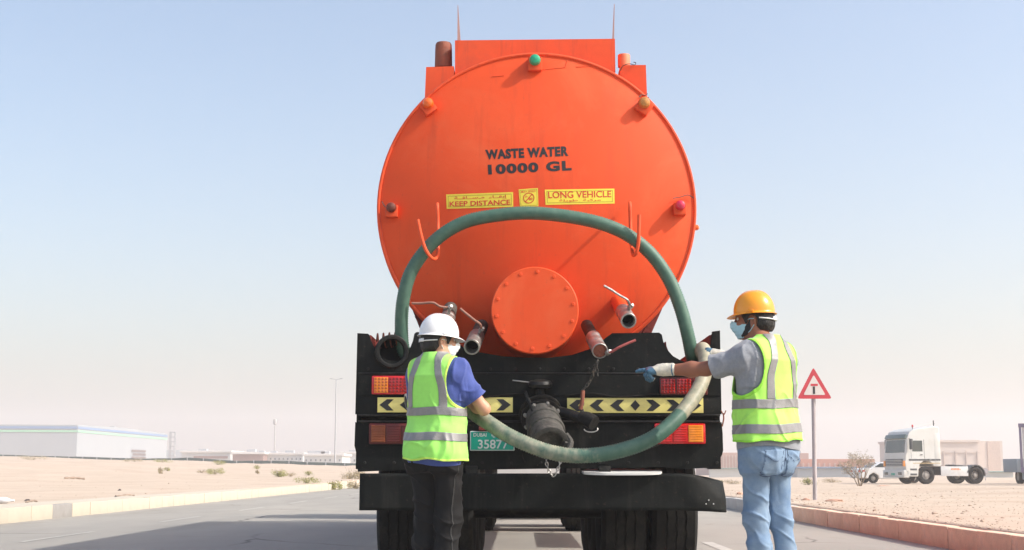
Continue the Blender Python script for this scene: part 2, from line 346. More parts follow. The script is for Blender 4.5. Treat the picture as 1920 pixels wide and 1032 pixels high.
# loose stones on the sand (uncountable)
rs = random.Random(3); mb = MB()
ico = bmesh.new(); bmesh.ops.create_icosphere(ico, subdivisions=1, radius=1.0); IV = [v.co.copy() for v in ico.verts]; IF = [[v.index for v in f.verts] for f in ico.faces]; ico.free()
def stone(mb, p, r, rs, flat=0.6):
    R = Euler((rs.uniform(0, 6), rs.uniform(0, 6), rs.uniform(0, 6))).to_matrix(); s_ = Vector((rs.uniform(.7, 1.3), rs.uniform(.7, 1.3), rs.uniform(.5, 1) * flat))
    V = []
    for v in IV:
        q = R @ (v * rs.uniform(0.8, 1.2)); V.append(Vector((q.x * s_.x, q.y * s_.y, q.z * s_.z)) * r + Vector(p))
    mb.add(V, IF)
for i in range(3200):
    if rs.random() < 0.65:
        x = KR + 0.25 + rs.random() ** 1.6 * 26; y = 11 + rs.random() ** 1.4 * 60
    else:
        x = KL - 0.7 - rs.random() ** 1.3 * 40; y = 18 + rs.random() ** 1.3 * 90
    r_ = rs.uniform(.005, .018) * (2.2 if rs.random() < .05 else 1); stone(mb, (x, y, T(x, y) + r_ * .2), r_, rs)
for i in range(5200):
    x = KR + 0.2 + rs.random() ** 2.2 * 12; y = 11 + rs.random() ** 1.2 * 45; r_ = rs.uniform(.004, .012) * (2.5 if rs.random() < .04 else 1); stone(mb, (x, y, T(x, y) + r_ * .25), r_, rs)
M_stone = mat("loose_stone", (0.40, 0.29, 0.22), 0.95, scale=1.2, col2=(0.50, 0.40, 0.32))
tag(mb.build("loose_stones", M_stone, smooth=None, fix=False), "scattered small stones and gravel on the sand", "gravel", kind="stuff")
# ------------------------------------------------------------------ the tanker
YT = 9.30                                  # rear face of the tail frame
YR = 9.78                                  # tank rim plane
TC = W(1006, 389, YR); TR = (W(1302, 389, YR) - W(710, 389, YR)).length / 2 - 0.012
DH = 0.20; DR = (TR * TR + DH * DH) / (2 * DH)          # dome: spherical cap bulging to the rear
DC = Vector((TC.x, YR - DH + DR, TC.z))
truck = thing("tanker_truck", "orange waste water tanker truck with black tail frame, seen from behind on the road", "truck", (TC.x, YT, 0))
def dome_y(x, z):
    q = DR * DR - (x - DC.x) ** 2 - (z - DC.z) ** 2
    return DC.y - math.sqrt(max(q, 0.01))
def dome_hit(px, py, off=0.0):
    d = ray(px, py); o = Vector((0, 0, HC)) - DC; R = DR + off
    a = d.dot(d); b = 2 * o.dot(d); c = o.dot(o) - R * R; q = b * b - 4 * a * c
    t = (-b - math.sqrt(max(q, 0))) / (2 * a)
    return Vector((0, 0, HC)) + d * t
def dnorm(p): return (Vector(p) - DC).normalized()
# tank shell + dome
tank = MB(); prof = [(0.0, 0.0)]
amax = math.asin(min(1, TR / DR))
for k in range(1, 25):
    a = amax * k / 24; prof.append((DR - DR * math.cos(a), DR * math.sin(a)))
yb = YR - DH
prof += [(DH + 0.03, TR + 0.004), (DH + 0.06, TR - 0.02), (11.0, TR - 0.02), (11.25, TR * 0.8), (11.4, 0.0)]
tank.lathe(prof, (TC.x, yb, TC.z), (0, 1, 0), 128)
tank.V = [(v[0], v[1], v[2]) for v in tank.V]
tank_o = tank.build("tank", M_org, truck, smooth=40)
MB().tube([(TC.x + (TR + 0.014) * math.cos(a), YR + 0.0, TC.z + (TR + 0.014) * math.sin(a)) for a in np.linspace(0, 2 * math.pi, 129)[:-1]], 0.0125, 10, closed=True).build("rim_flange", M_org2, tank_o)
MB().lathe([(0, TR + 0.03), (0.02, TR + 0.032), (0.02, TR - 0.03), (0, TR - 0.03)], (TC.x, YR + 0.10, TC.z), (0, 1, 0), 128, closed_prof=True).build("rear_ring", M_org2, tank_o)
# weld bead on the dome (thin seam)
def on_dome(pts, off=0.004): return [dome_hit(a, b, off) for a, b in pts]
for pts in ([(922, 144), (945, 142)], [(1015, 131), (1060, 127), (1065, 110)], [(1080, 126), (1118, 124)]):
    MB().tube(on_dome(pts, 0.002), 0.0035, 6).build("weld_seam", M_org2, tank_o)

# top boxes and pipes
M_spike = mat("weathered_pink_grey", (0.44, 0.27, 0.24), .6)
def plate(name, outline, Y, depth, m, parent, bev=True):
    """outline in photo pixels at the plane Y"""
    pts = [W(a, b, Y) for a, b in outline]; pts = [(p.x, p.z) for p in pts]
    return MB().prism(pts, Y, Y + depth).build(name, m, parent)
tray = plate("hose_tray_end", [(853, 76), (1153, 73), (1154, 135), (1100, 190), (910, 190), (853, 140)], 9.98, 0.02, M_org2, truck)
for px0, px1 in ((853, 857), (1149.5, 1153.5)):
    a = W(px0, 76, 9.98); b = W(px1, 200, 9.98)
    MB().box2((a.x, 10.0, b.z), (b.x, 20.6, a.z - 0.01), 0.003).build("tray_side", M_org2, truck)
p0 = W(853, 150, 9.98); p1 = W(1153, 150, 9.98)
MB().box2((p0.x + 0.02, 10.01, p0.z), (p1.x - 0.02, 20.6, p0.z + 0.02)).build("tray_floor", M_org2, truck)
sp = plate("side_box", [(799, 126), (851, 124.5), (851, 215), (795, 215)], 9.95, 0.9, M_org2, truck)
sp2 = plate("side_box", [(1163, 122.5), (1211, 122), (1214, 200), (1163, 200)], 9.95, 0.9, M_org2, truck)
def vpipe(name, px, pt, pb, rpx, Y, m, dome=True):
    a = W(px, pb, Y); b = W(px, pt, Y); r = rpx / pxs(Y); h = (b - a).length
    pr = [(0, r * 1.04), (h * .72, r), (h * .9, r * .97), (h * .97, r * .85), (h, r * .5), (h, 0.0)] if dome else [(0, r), (h - .006, r), (h, r * .96), (h, r * .8), (h - .05, r * .78), (h - .05, 0)]
    return MB().lathe(pr, a, (0, 0, 1), 24).build(name, m, truck)
vpipe("vent_pipe", 831.5, 80, 128, 16.5, 10.1, M_rust)
vpipe("vent_pipe", 1170, 103.5, 126, 12, 10.1, mat("faded_orange", (0.66, 0.20, 0.09), .6), False)
for pts, b in (([(858, 10), (859, 10), (863.5, 76), (857.5, 76)], 0), ([(1151.4, 8), (1152.4, 8), (1151.5, 74), (1148, 74)], 0)):
    plate("guide_spike", pts, 10.05, 0.02, M_spike, truck)
wp = bez([W(1163, 133, 9.94), W(1168, 124, 9.93), W(1180, 120, 9.92), W(1190, 122, 9.93), W(1192, 118, 9.94), W(1188, 117, 9.95)], 6)
MB().tube(wp, 0.003, 6).build("loose_wire", M_dusty, truck)

# marker lamps around the rim: bracket, lens
def marker(px, py, rpx, m, ang, Ylift=0.05, label=None, br=True):
    c = dome_hit(px, py, Ylift); nrm = Vector((0, -1, 0.0)); r = rpx / pxs(c.y)
    R = Matrix.Rotation(ang, 3, 'Y'); back = dome_y(c.x, c.z)
    bo = MB().box((c.x - 0.0 + math.sin(ang) * -0.0, (c.y + back) / 2 + 0.02, c.z - 0.022), (r * 2.5, abs(back - c.y) + 0.05, r * 2.5), R, 0.006).build("marker_lamp", M_org2, truck)
    MB().lathe([(0, r * 1.02), (0.012, r * 1.02), (0.03, r * .97), (0.045, r * .8), (0.052, r * .45), (0.054, 0)], c + Vector((0, -0.002, 0)), (0, -1, 0), 20).build("lens", m, bo)
    MB().lathe([(0, r * 1.14), (0.01, r * 1.14), (0.01, r * 1.0)], c + Vector((0, 0, 0)), (0, -1, 0), 20).build("bezel", M_org2, bo)
    if label: bo["label"] = label
    return bo
marker(1003, 114, 11.0, M_mgreen, 0, 0.055, "green marker lamp at the top of the tank")
marker(803, 195, 10.5, M_morg, math.radians(-35), 0.055)
marker(1208, 194, 11, M_mamb, math.radians(35), 0.055)
marker(734, 390, 9.5, M_mrust, 0, 0.05)
marker(1275, 386, 9.5, M_mpink, 0, 0.06)
c = W(1303, 427, 9.86); MB().lathe([(0, .022), (.02, .02), (.03, .01), (.032, 0)], c, (1, 0, 0), 14).build("marker_lamp", M_morg, truck)
for pts in ([(1198, 183), (1203, 178), (1210, 179), (1214, 176)], [(1262, 372), (1275, 370), (1290, 366), (1301, 372)], [(716, 378), (722, 388), (728, 392)]):
    MB().tube(bez(on_dome(pts, 0.02), 6), 0.0032, 6).build("lamp_wire", M_dusty, truck)
MB().tube(bez(on_dome([(1205, 190), (1216, 183)], 0.04), 4), 0.004, 6).build("lamp_wire", M_blk2, truck)

# lettering and stickers on the dome
def dome_quad(quad, u, v, off):
    (x0, y0), (x1, y1), (x2, y2), (x3, y3) = quad            # bottom-left, bottom-right, top-right, top-left
    px = (1 - u) * (1 - v) * x0 + u * (1 - v) * x1 + u * v * x2 + (1 - u) * v * x3
    py = (1 - u) * (1 - v) * y0 + u * (1 - v) * y1 + u * v * y2 + (1 - u) * v * y3
    return dome_hit(px, py, off)
def dome_patch(name, quad, m, off, parent, nu=14, nv=5, thick=0.002):
    V = [dome_quad(quad, i / nu, j / nv, off) for i in range(nu + 1) for j in range(nv + 1)]
    F = [(i * (nv + 1) + j, (i + 1) * (nv + 1) + j, (i + 1) * (nv + 1) + j + 1, i * (nv + 1) + j + 1) for i in range(nu) for j in range(nv)]
    return mesh_obj(name, V, F, m, parent, 180)
def dome_text(name, s, quad, m, off, parent, bold=0.0, space=1.0):
    U, F, asp = text_geo(s, bold, space)
    if not len(U): return None
    return mesh_obj(name, [dome_quad(quad, u, v, off) for u, v in U], F, m, parent, None)
dome_text("lettering", "WASTE WATER", [(911, 299.5), (1066, 293), (1065.5, 274), (909.5, 281)], M_black_ink, 0.0014, truck, 0.058, 1.13)
dome_text("lettering", "10000 GL", [(915.5, 328), (1072, 320), (1071, 301), (914.5, 309)], M_black_ink, 0.0014, truck, 0.052, 1.16)
def frame_lines(q, m, off, parent, ins=(0.025, 0.11), w=(0.006, 0.03)):
    a, b = ins
    for u0, u1, v0, v1 in ((a, 1 - a, b, b + w[1]), (a, 1 - a, 1 - b - w[1], 1 - b), (a, a + w[0], b, 1 - b), (1 - a - w[0], 1 - a, b, 1 - b)):
        V = [dome_quad(q, u, v, off) for u, v in ((u0, v0), (u1, v0), (u1, v1), (u0, v1))]
        if u1 - u0 > 0.5:
            n = 8; V = []; [V.extend([dome_quad(q, u0 + (u1 - u0) * k / n, v0, off), dome_quad(q, u0 + (u1 - u0) * k / n, v1, off)]) for k in range(n + 1)]
            mesh_obj("border_line", V, [(2 * k, 2 * k + 2, 2 * k + 3, 2 * k + 1) for k in range(n)], m, parent, None)
        else: mesh_obj("border_line", V, [(0, 1, 2, 3)], m, parent, None)
M_line_ol = mat("sticker_border", (0.35, 0.25, 0.02), 0.6)
def sub(q, u0, u1, v0, v1):
    def P(u, v):
        (x0, y0), (x1, y1), (x2, y2), (x3, y3) = q
        return ((1 - u) * (1 - v) * x0 + u * (1 - v) * x1 + u * v * x2 + (1 - u) * v * x3, (1 - u) * (1 - v) * y0 + u * (1 - v) * y1 + u * v * y2 + (1 - u) * v * y3)
    return [P(u0, v0), P(u1, v0), P(u1, v1), P(u0, v1)]
q1 = [(837.5, 392), (962.5, 388), (962, 360.5), (836.5, 365)]
st = dome_patch("warning_sticker", q1, M_yel, 0.0014, truck); frame_lines(q1, M_line_ol, 0.0021, st)
dome_text("lettering", "KEEP DISTANCE", sub(q1, 0.045, 0.955, 0.15, 0.50), M_red_ink, 0.0026, st, 0.02)
AR1 = "\u0629\u0640\u0640\u0641\u0640\u0640\u0627\u0633\u0645"
ar_keep = "\ufe94\u0640\u0640\ufed3\ufe8e\u0640\u0640\ufeb4\u0640\ufee3  \ufe80\ufe8e\u0640\u0640\ufed8\ufe91\ufe87"
ar_long = "\ufe94\ufee0\ufef3\ufeee\ufec3  \ufe94\ufe92\ufedb\ufeae\ufee3"
dome_text("lettering", ar_keep, sub(q1, 0.12, 0.91, 0.56, 0.84), M_red_ink, 0.0026, st, 0.015)
q2 = [(975, 388.5), (1009.5, 387), (1008.5, 353), (972.5, 355.5)]
st = dome_patch("speed_sticker", q2, M_yel, 0.0014, truck, 6, 6); frame_lines(q2, M_line_ol, 0.0021, st, (0.05, 0.05), (0.02, 0.02))
dome_text("lettering", "MAX SPEED", sub(q2, 0.12, 0.88, 0.80, 0.90), M_red_ink, 0.0026, st, 0.01)
dome_text("lettering", "80", sub(q2, 0.5, 0.70, 0.36, 0.50), M_red_ink, 0.0026, st, 0.02)
dome_text("lettering", "\u0668\u0660", sub(q2, 0.30, 0.48, 0.52, 0.64), M_red_ink, 0.0026, st, 0.02)
Vr = []; 
for k in range(33):
    a = 2 * math.pi * k / 32
    for rr in (0.30, 0.255): Vr.append(dome_quad(q2, 0.5 + rr * math.cos(a), 0.48 + rr * math.sin(a), 0.0026))
mesh_obj("ring_mark", Vr, [(2 * k, 2 * k + 1, 2 * k + 3, 2 * k + 2) for k in range(32)], M_red_ink, st, None)
mesh_obj("slash_mark", [dome_quad(q2, u, v, 0.0029) for u, v in ((0.30, 0.30), (0.34, 0.27), (0.70, 0.66), (0.66, 0.69))], [(0, 1, 2, 3)], M_red_ink, st, None)
q3 = [(1023, 384.5), (1152.5, 382), (1152, 354), (1021.5, 356)]
st = dome_patch("warning_sticker", q3, M_yel, 0.0014, truck); frame_lines(q3, M_line_ol, 0.0021, st)
dome_text("lettering", "LONG VEHICLE", sub(q3, 0.045, 0.955, 0.43, 0.87), M_red_ink, 0.0026, st, 0.012)
dome_text("lettering", ar_long, sub(q3, 0.20, 0.80, 0.15, 0.36), M_red_ink, 0.0026, st, 0.0)

# manhole neck and bolted cover
YM = 9.18
mc = W(1003, 582, YM); mr = 83.5 / pxs(YM)
neck = MB().lathe([(-0.75, mr * 0.985), (0.03, mr * 0.985)], mc + Vector((0, 0.03, 0)), (0, -1, 0), 64).build("manhole_neck", M_org, truck)
cov = MB().lathe([(-0.03, mr * 0.98), (-0.028, mr), (0.0, mr), (0.006, mr - .006), (0.006, 0)], mc, (0, -1, 0), 96).build("manhole_cover", M_org, truck)
mbb = MB().lathe([(0, .0135), (0.005, .0135), (0.007, .011), (0.007, 0)], (0, 0, 0), (0, -1, 0), 6)
bolt = None
for k in range(14):
    a = 2 * math.pi * (k + 0.35) / 14; p = mc + Vector((math.cos(a) * mr * .885, -0.004, math.sin(a) * mr * .885))
    if bolt is None: ob = mbb.build("bolt", M_org, cov); bolt = ob.data
    else: ob = shared("bolt", bolt, cov)
    ob.location = p; ob.rotation_euler = (0, k * .7, 0)

# hose hooks (bent rods)
def hook(pix, name="hose_hook"):
    pts = [W(a, b, Y) for a, b, Y in pix]
    return MB().tube(resample(bez(pts, 8), 0.012)[0], 0.0125, 10).build(name, M_org2, truck)
hook([(783, 412, 9.24), (789, 440, 9.24), (797, 466, 9.245), (807, 482, 9.26), (815, 486, 9.30), (821, 478, 9.36), (821.5, 462, 9.42), (821, 420, 9.47), (820, 386, 9.475), (820, 384, 9.60)])
hook([(1198.5, 403, 9.24), (1198, 430, 9.24), (1197, 456, 9.245), (1193, 474, 9.26), (1187.5, 479, 9.30), (1185, 470, 9.36), (1184, 458, 9.42), (1182, 420, 9.47), (1181, 384, 9.475), (1181, 382, 9.60)])

M_rodr = mat("dull_rod", (0.30, 0.15, 0.11), .7, var=.2, scale=25)
# drain valves on the dome: pipe stub, coupling, lever
def valve(a, b, ra, rb, m_pipe, handle, open_end=True, cap=None, mh=None, name="drain_valve", rk=(1.0, 1.0)):
    """a: root (px,py,Y) at the dome, b: mouth (px,py,Y)"""
    A = W(*a); B = W(*b); d = (B - A).normalized(); L = (B - A).length; r1 = ra / pxs(a[2]); r2 = rb / pxs(b[2])
    pr = [(-0.1, r1), (L * .42, r1)]
    o = MB().lathe(pr, A, d, 28).build(name, m_pipe, truck)
    s = L * .40
    p2 = [(s, r1), (s, r2 * .98), (s + L * .12, r2 * .98), (s + L * .14, r2 * .88), (s + L * .22, r2 * .88), (s + L * .24, r2 * .98), (s + L * .34, r2 * .98), (s + L * .36, r2 * .9), (s + L * .46, r2 * .9), (s + L * .48, r2), (L, r2)]
    if open_end: p2 += [(L + .002, r2 * .97), (L + .002, r2 * .80), (L - .10, r2 * .78), (L - .10, 0)]
    else: p2 += [(L + .002, r2 * .96), (L + .002, r2 * .88), (L - .012, r2 * .86), (L - .012, 0)]
    MB().lathe(p2, A, d, 28).build("coupling", M_steel, o)
    if open_end: MB().lathe([(0, r2 * .775), (0.001, r2 * .775), (0.001, 0)], A + d * (L - .098), d, 20).build("bore", M_hole, o)
    if cap: MB().lathe([(0, r2 * .85), (.004, r2 * .85), (.006, r2 * .6), (.004, r2 * .1), (.012, r2 * .08), (.012, 0)], A + d * (L - .012), d, 24).build("end_cap", cap, o)
    if handle:
        H = [W(*h) for h in handle]
        MB().tube(resample(bez(H, 8), .01)[0], 0.0085, 8).build("lever", mh or M_steel, o)
        q = H[-1]; MB().lathe([(-.015, .018), (.012, .018), (.016, .012), (.03, .011), (.032, 0)], q, Vector((0.5, -.8, .25)), 6).build("lever_nut", M_steel, o)
        mid = A + d * (L * .55); MB().tube([mid, q], .011, 8).build("stem", M_steel, o)
    return o
valve((1162, 572, 9.62), (1178.5, 602, 9.22), 13.5, 15.2, M_org, [(1132, 536, 9.22), (1145, 543, 9.22), (1160, 553, 9.22), (1174, 561, 9.22), (1178, 565, 9.24), (1182, 575, 9.30)])
valve((1104, 618, 9.52), (1125, 658.5, 9.06), 11.5, 15.2, M_blk2, [(1192, 638, 9.00), (1175, 645, 9.00), (1160, 652, 9.00), (1148, 659, 9.02), (1140, 661, 9.06)], False, M_rust, M_hred)
valve((900, 618, 9.55), (884.5, 651, 9.10), 13, 15.5, M_dusty, [(863, 579, 9.16), (875, 589, 9.16), (890, 601, 9.16), (900, 608, 9.17), (903, 618, 9.24)], mh=M_rodr)
valve((843, 585, 9.62), (836, 612, 9.25), 13, 15, M_dusty, [(772, 569, 9.3), (790, 569, 9.3), (812, 568, 9.3), (825, 575, 9.32), (843, 577, 9.36)], mh=M_rodr)
# rust stain collar around the capped valve
sc_ = dome_hit(1104, 622, 0.002); MB().lathe([(0.0, .105), (.006, .10), (.007, .05)], sc_ + Vector((0, .02, 0)), dnorm(sc_), 28).build("pipe_collar", M_rust, truck)

# ---- tail frame
Z = lambda py, Y=YT: W(1010, py, Y).z
def arcp(cx, cy, rx_, ry_, a0, a1, n): return [(cx + rx_ * math.cos(math.radians(a0 + (a1 - a0) * k / n)), cy - ry_ * math.sin(math.radians(a0 + (a1 - a0) * k / n))) for k in range(n + 1)]
notchL = [(692, 628), (696, 640), (703, 655), (714, 668), (728, 676), (745, 677), (758, 670), (768, 655), (774, 640), (777, 626), (781, 623)]
under = [(800, 623), (832, 626), (848, 636), (868, 650), (900, 661), (940, 668), (985, 671), (1030, 671), (1072, 666), (1105, 655), (1122, 645), (1138, 632), (1148, 625)]
notchR = [(1236, 624), (1241, 628), (1244, 642), (1251, 656), (1262, 668), (1276, 676), (1292, 681), (1310, 680), (1322, 672), (1330, 655), (1335, 636), (1335.5, 622)]
upper = [(670, 625)] + [(690, 626)] + notchL + under + notchR + [(1350, 620), (1351.5, 700), (1353, 777), (666, 777), (668, 705)]
tf = plate("tail_panel", upper, YT, 0.03, M_blk, truck)
plate("tail_panel", [(666, 792), (1353, 792), (1355, 812), (1356, 845), (1354, 853), (1350, 860), (1349, 872), (1346, 880), (1320, 878), (1280, 880), (1240, 876), (1180, 877), (900, 881), (740, 882), (671, 885), (668, 850), (664.5, 836)], YT + .005, 0.03, M_blk, truck)
plate("recess_panel", [(675, 770), (1345, 770), (1345, 800), (675, 800)], YT + 0.10, 0.02, M_blk2, truck)
for y0, y1, dx in ((703, 742, 0.012), ):
    plate("panel_band", [(673, y0), (1350, y0), (1350, y1), (672, y1)], YT - dx, 0.011, M_blk, truck)
a = W(668, 742, YT); b = W(1352, 778, YT); MB().box2((a.x + .01, YT - .006, b.z), (b.x - .01, YT - .001, a.z - .004), .002).build("panel_band", M_blk, truck)
# round-over ridge lines
for py in (701, 779, 791):
    a = W(672, py, YT); b = W(1350, py, YT); MB().tube([(a.x, YT - .004, a.z), (b.x, YT - .004, b.z)], .008, 8).build("edge_bead", M_blk2, truck)
# side walls and gutters running forward
for s, x0, x1 in ((-1, 670, 689), (1, 1336.5, 1350)):
    a = W(x0, 625, YT); b = W(x1, 625, YT); 
    MB().box2((a.x, YT + .03, Z(700)), (b.x, YT + .42, a.z), .004).build("side_post", M_blk2, truck)
    xo = a.x if s < 0 else b.x
    MB().box2((xo, YT + .42, Z(690)), (xo - s * .012, 19.5, a.z), .003).build("gutter_wall", M_dred, truck)
for s, cx in ((-1, 734), (1, 1292)):
    c = W(cx, 640, YT); r = 0.155; pr = []
    V = []; F = []; n = 14
    for j, yy in enumerate((YT + .032, YT + .8, 19.5)):
        for k in range(n + 1):
            t = math.pi * k / n; V.append((c.x - r * math.cos(t), yy, c.z - r * .95 * math.sin(t)))
    for j in range(2):
        for k in range(n): F.append((j * (n + 1) + k, j * (n + 1) + k + 1, (j + 1) * (n + 1) + k + 1, (j + 1) * (n + 1) + k))
    o = mesh_obj("hose_gutter", V, F, M_dred, truck, 60); sm = o.modifiers.new("s", 'SOLIDIFY'); sm.thickness = .006
    MB().box2((c.x - r if s < 0 else c.x + r - .012, YT + .03, c.z - .05), (c.x - r + .012 if s < 0 else c.x + r, YT + 1.2, c.z + .045), .003).build("gutter_lip", M_dred, truck)
for s, pts in ((1, [(1247, 548), (1250, 560), (1222, 624), (1205, 624)]), (-1, [(765, 560), (772, 556), (806, 624), (790, 624)])):
    plate("saddle_bracket", pts, 9.92, .25, M_dred, truck)
# dark filler sheet added inside the tail box, then its side panels
a = W(690, 700, YT); b = W(1335, 880, YT); MB().box2((a.x, YT + .5, b.z + .05), (b.x, YT + .56, Z(672)), .004).build("dark_filler", M_hole, truck)
for px in (672, 1346):
    a = W(px, 700, YT); MB().box2((a.x - .012, YT + .03, Z(880)), (a.x + .012, YT + .55, Z(700)), .003).build("side_panel", M_blk, truck)
# reflective chevron boards
def chev_board(x0, x1, y0, y1, tilt=0):
    q = lambda u, v, Y: W(x0 + (x1 - x0) * u, y1 + (y0 - y1) * v + tilt * u, Y)
    Yb = YT - .016
    a = q(0, 0, Yb); b = q(1, 1, Yb)
    bo = MB().box2((a.x, Yb, a.z), (b.x, Yb + .009, b.z), .001).build("chevron_board", M_ryel, truck)
    wd = b.x - a.x; ht = b.z - a.z; x = a.x; z = a.z
    def poly(pts):
        mesh_obj("chevron_mark", [(x + u * wd, Yb - .0025, z + v * ht) for u, v in pts], [tuple(range(len(pts)))], M_black_ink, bo, None)
    w = .105; k = .055
    for i, c in enumerate((.015, .165, .315)):
        poly([(c, .5), (c + k, .12), (c + w, .12), (c + w - k * .75, .5), (c + w, .88), (c + k, .88)][::1])
        d = 1 - c
        poly([(d, .5), (d - k, .88), (d - w, .88), (d - w + k * .75, .5), (d - w, .12), (d - k, .12)])
    poly([(.5 - .035, .5), (.5, .14), (.5 + .035, .5), (.5, .86)])
chev_board(707.5, 961.5, 744.5, 773.5, 1.0)
chev_board(1063.5, 1318.5, 746.5, 774.5, 0)
# tail lamps
def lamp_block(x0, x1, y0, y1, cells, m_case, Y=YT - .03, name="tail_lamp", label=None):
    a = W(x0, y1, Y); b = W(x1, y0, Y)
    bo = MB().box2((a.x, Y, a.z), (b.x, YT + .01, b.z), .012).build(name, m_case, truck)
    if label: bo["label"] = label
    wd, ht = b.x - a.x, b.z - a.z
    for u0, u1, ml, dots in cells:
        lo = (a.x + wd * u0, Y - .006, a.z + ht * .09); hi = (a.x + wd * u1, Y + .004, a.z + ht * .91)
        ln = MB().box2(lo, hi, .004).build("lens", ml, bo)
        if dots:
            mb_ = MB(); nx, nz = 4, 5; 
            for i in range(nx):
                for j in range(nz):
                    cx_ = lo[0] + (hi[0] - lo[0]) * (i + .5) / nx; cz_ = lo[2] + (hi[2] - lo[2]) * (j + .5) / nz
                    mb_.lathe([(0, .0085), (.003, .0085), (.005, .005), (.005, 0)], (cx_, Y - .0055, cz_), (0, -1, 0), 8)
            mb_.build("led_dots", dots, ln)
        else:
            mb_ = MB()
            for j in range(7):
                cz_ = lo[2] + (hi[2] - lo[2]) * (j + .5) / 7; mb_.tube([(lo[0] + .006, Y - .005, cz_), (hi[0] - .006, Y - .005, cz_)], .0035, 6)
            mb_.build("lens_ribs", ml, ln)
lamp_block(696, 786, 704.5, 740, [(.06, .35, M_lamb, M_led), (.36, .66, M_lred, M_ledr), (.67, .95, M_lred, M_ledr)], M_lred)
lamp_block(1237, 1327, 708, 741, [(.03, .32, M_lred, M_ledr), (.36, .65, M_lred, M_ledr), (.69, .97, M_ldred, M_ledr)], M_ldred, label="brake lamp of square red cells behind the hanging hose")
lamp_block(691, 786, 794, 833, [(.05, .33, M_ldor, None), (.35, .64, M_ldred, None), (.66, .95, M_ldred, None)], M_ldred, YT - .02, label="dull dirty lower tail lamp")
lamp_block(1227.5, 1323, 794, 833, [(.05, .34, M_lred, None), (.36, .64, M_lred, None), (.66, .95, M_lamb, None)], M_lred, YT - .025, label="bright red and amber lower tail lamp")
# number plate
Yp = YT - .03; a = W(881, 845.5, Yp); b = W(965, 808.5, Yp)
bo = MB().box2((a.x, Yp, a.z), (b.x, Yp + .02, b.z), .008).build("number_plate", M_pwhite, truck)
MB().box2((a.x + .007, Yp - .002, a.z + .006), (b.x - .007, Yp + .004, b.z - .006), .006).build("plate_face", M_pgreen, bo)
def flat_text(name, s, x0, x1, z0, z1, Y, m, parent, bold=0.0):
    U, F, asp = text_geo(s, bold)
    return mesh_obj(name, [(x0 + (x1 - x0) * u, Y, z0 + (z1 - z0) * v) for u, v in U], F, m, parent, None) if len(U) else None
wd, ht = b.x - a.x, b.z - a.z
flat_text("lettering", "35877", a.x + wd * .18, a.x + wd * .86, a.z + ht * .10, a.z + ht * .56, Yp - .0045, M_pwhite, bo, .015)
flat_text("lettering", "DUBAI", a.x + wd * .08, a.x + wd * .37, a.z + ht * .71, a.z + ht * .90, Yp - .0045, M_pwhite, bo, .015)
flat_text("lettering", "\ufef2\ufe91\u062f", a.x + wd * .48, a.x + wd * .76, a.z + ht * .66, a.z + ht * .92, Yp - .0045, M_pwhite, bo, .015)
MB().box2((a.x + wd * .2, YT - .05, b.z + .004), (a.x + wd * .42, YT, b.z + .03), .004).build("plate_lamp", M_dred, truck)
# main suction outlet
Yo = YT - .02; oc = W(1013, 775, Yo); fr = 41 / pxs(Yo)
od = Vector((0.10, -0.62, -0.40)).normalized()
out = MB().lathe([(0, fr), (.0, fr * 1.0), (.022, fr), (.024, fr * .97), (.03, fr * .8), (.03, fr * .6)], oc, od, 40).build("suction_outlet", M_blk2, truck)
MB().lathe([(.045, fr * .92), (.05, fr * .95), (.066, fr * .95), (.07, fr * .9), (.07, fr * .5)], oc, od, 40).build("flange", M_blk2, out)
for k in range(8):
    d_, u_, v_ = frame_of(od); an = 2 * math.pi * (k + .3) / 8; p = oc + od * .07 + (u_ * math.cos(an) + v_ * math.sin(an)) * fr * .82
    MB().lathe([(0, .014), (.012, .014), (.014, .010), (.026, .009), (.026, 0)], p, od, 6).build("bolt", M_steel, out)
pr = [(.0, .112), (.16, .112), (.165, .120), (.185, .120), (.19, .112), (.26, .110), (.265, .125), (.285, .128), (.30, .122), (.305, .114), (.40, .114), (.405, .122), (.43, .122), (.435, .112), (.435, .09), (.38, .09), (.38, 0)]
MB().lathe(pr, oc - od * .02 + Vector((0.0, 0, 0.01)), od, 40).build("outlet_pipe", M_dusty, out)
cd = oc + od * .36 + Vector((.115, 0, -.01)); MB().box(cd, (.05, .09, .05), Euler((.6, .2, .3)).to_matrix(), .015).build("cam_clamp", M_dusty, out)
MB().tube(bez([cd + Vector((0, 0, .05)), cd + Vector((.03, -.03, .0)), cd + Vector((.01, -.06, -.06))], 5), .02, 8).build("cam_lever", M_dusty, out)
hb = W(1013, 742, YT - .04); MB().lathe([(0, .03), (.05, .03)], hb, (0, 0, 1), 16).build("stem", M_blk2, out)
MB().lathe([(.05, .05), (.06, .078), (.08, .082), (.10, .07), (.11, .03), (.11, 0)], hb, (0, -.15, 1), 24).build("gear_cap", M_blk2, out)
MB().tube([W(961, 713.5, YT - .03), W(999, 718, YT - .03)], .0042, 8).build("threaded_rod", M_steel, out)
MB().tube([W(985, 735, YT - .06), W(1003, 780, YT - .2)], .012, 8).build("lever", M_blk2, out)
MB().tube(resample(bez([W(1048, 772, YT - .06), W(1070, 778, YT - .10), W(1092, 786, YT - .16)], 6), .02)[0], .036, 16).build("side_pipe", M_blk2, out)
p = W(1090, 785, YT - .16); q = W(1114, 794, YT - .22); MB().tube(resample(bez([p, p.lerp(q, .5) + Vector((0, 0, .01)), q], 5), .012)[0], [.046, .05, .056, .052, .058, .055, .05, .045, .04, .03][:len(resample(bez([p, p.lerp(q, .5) + Vector((0, 0, .01)), q], 5), .012)[0])] if False else .05, 14).build("rubber_cap", M_rub, out)
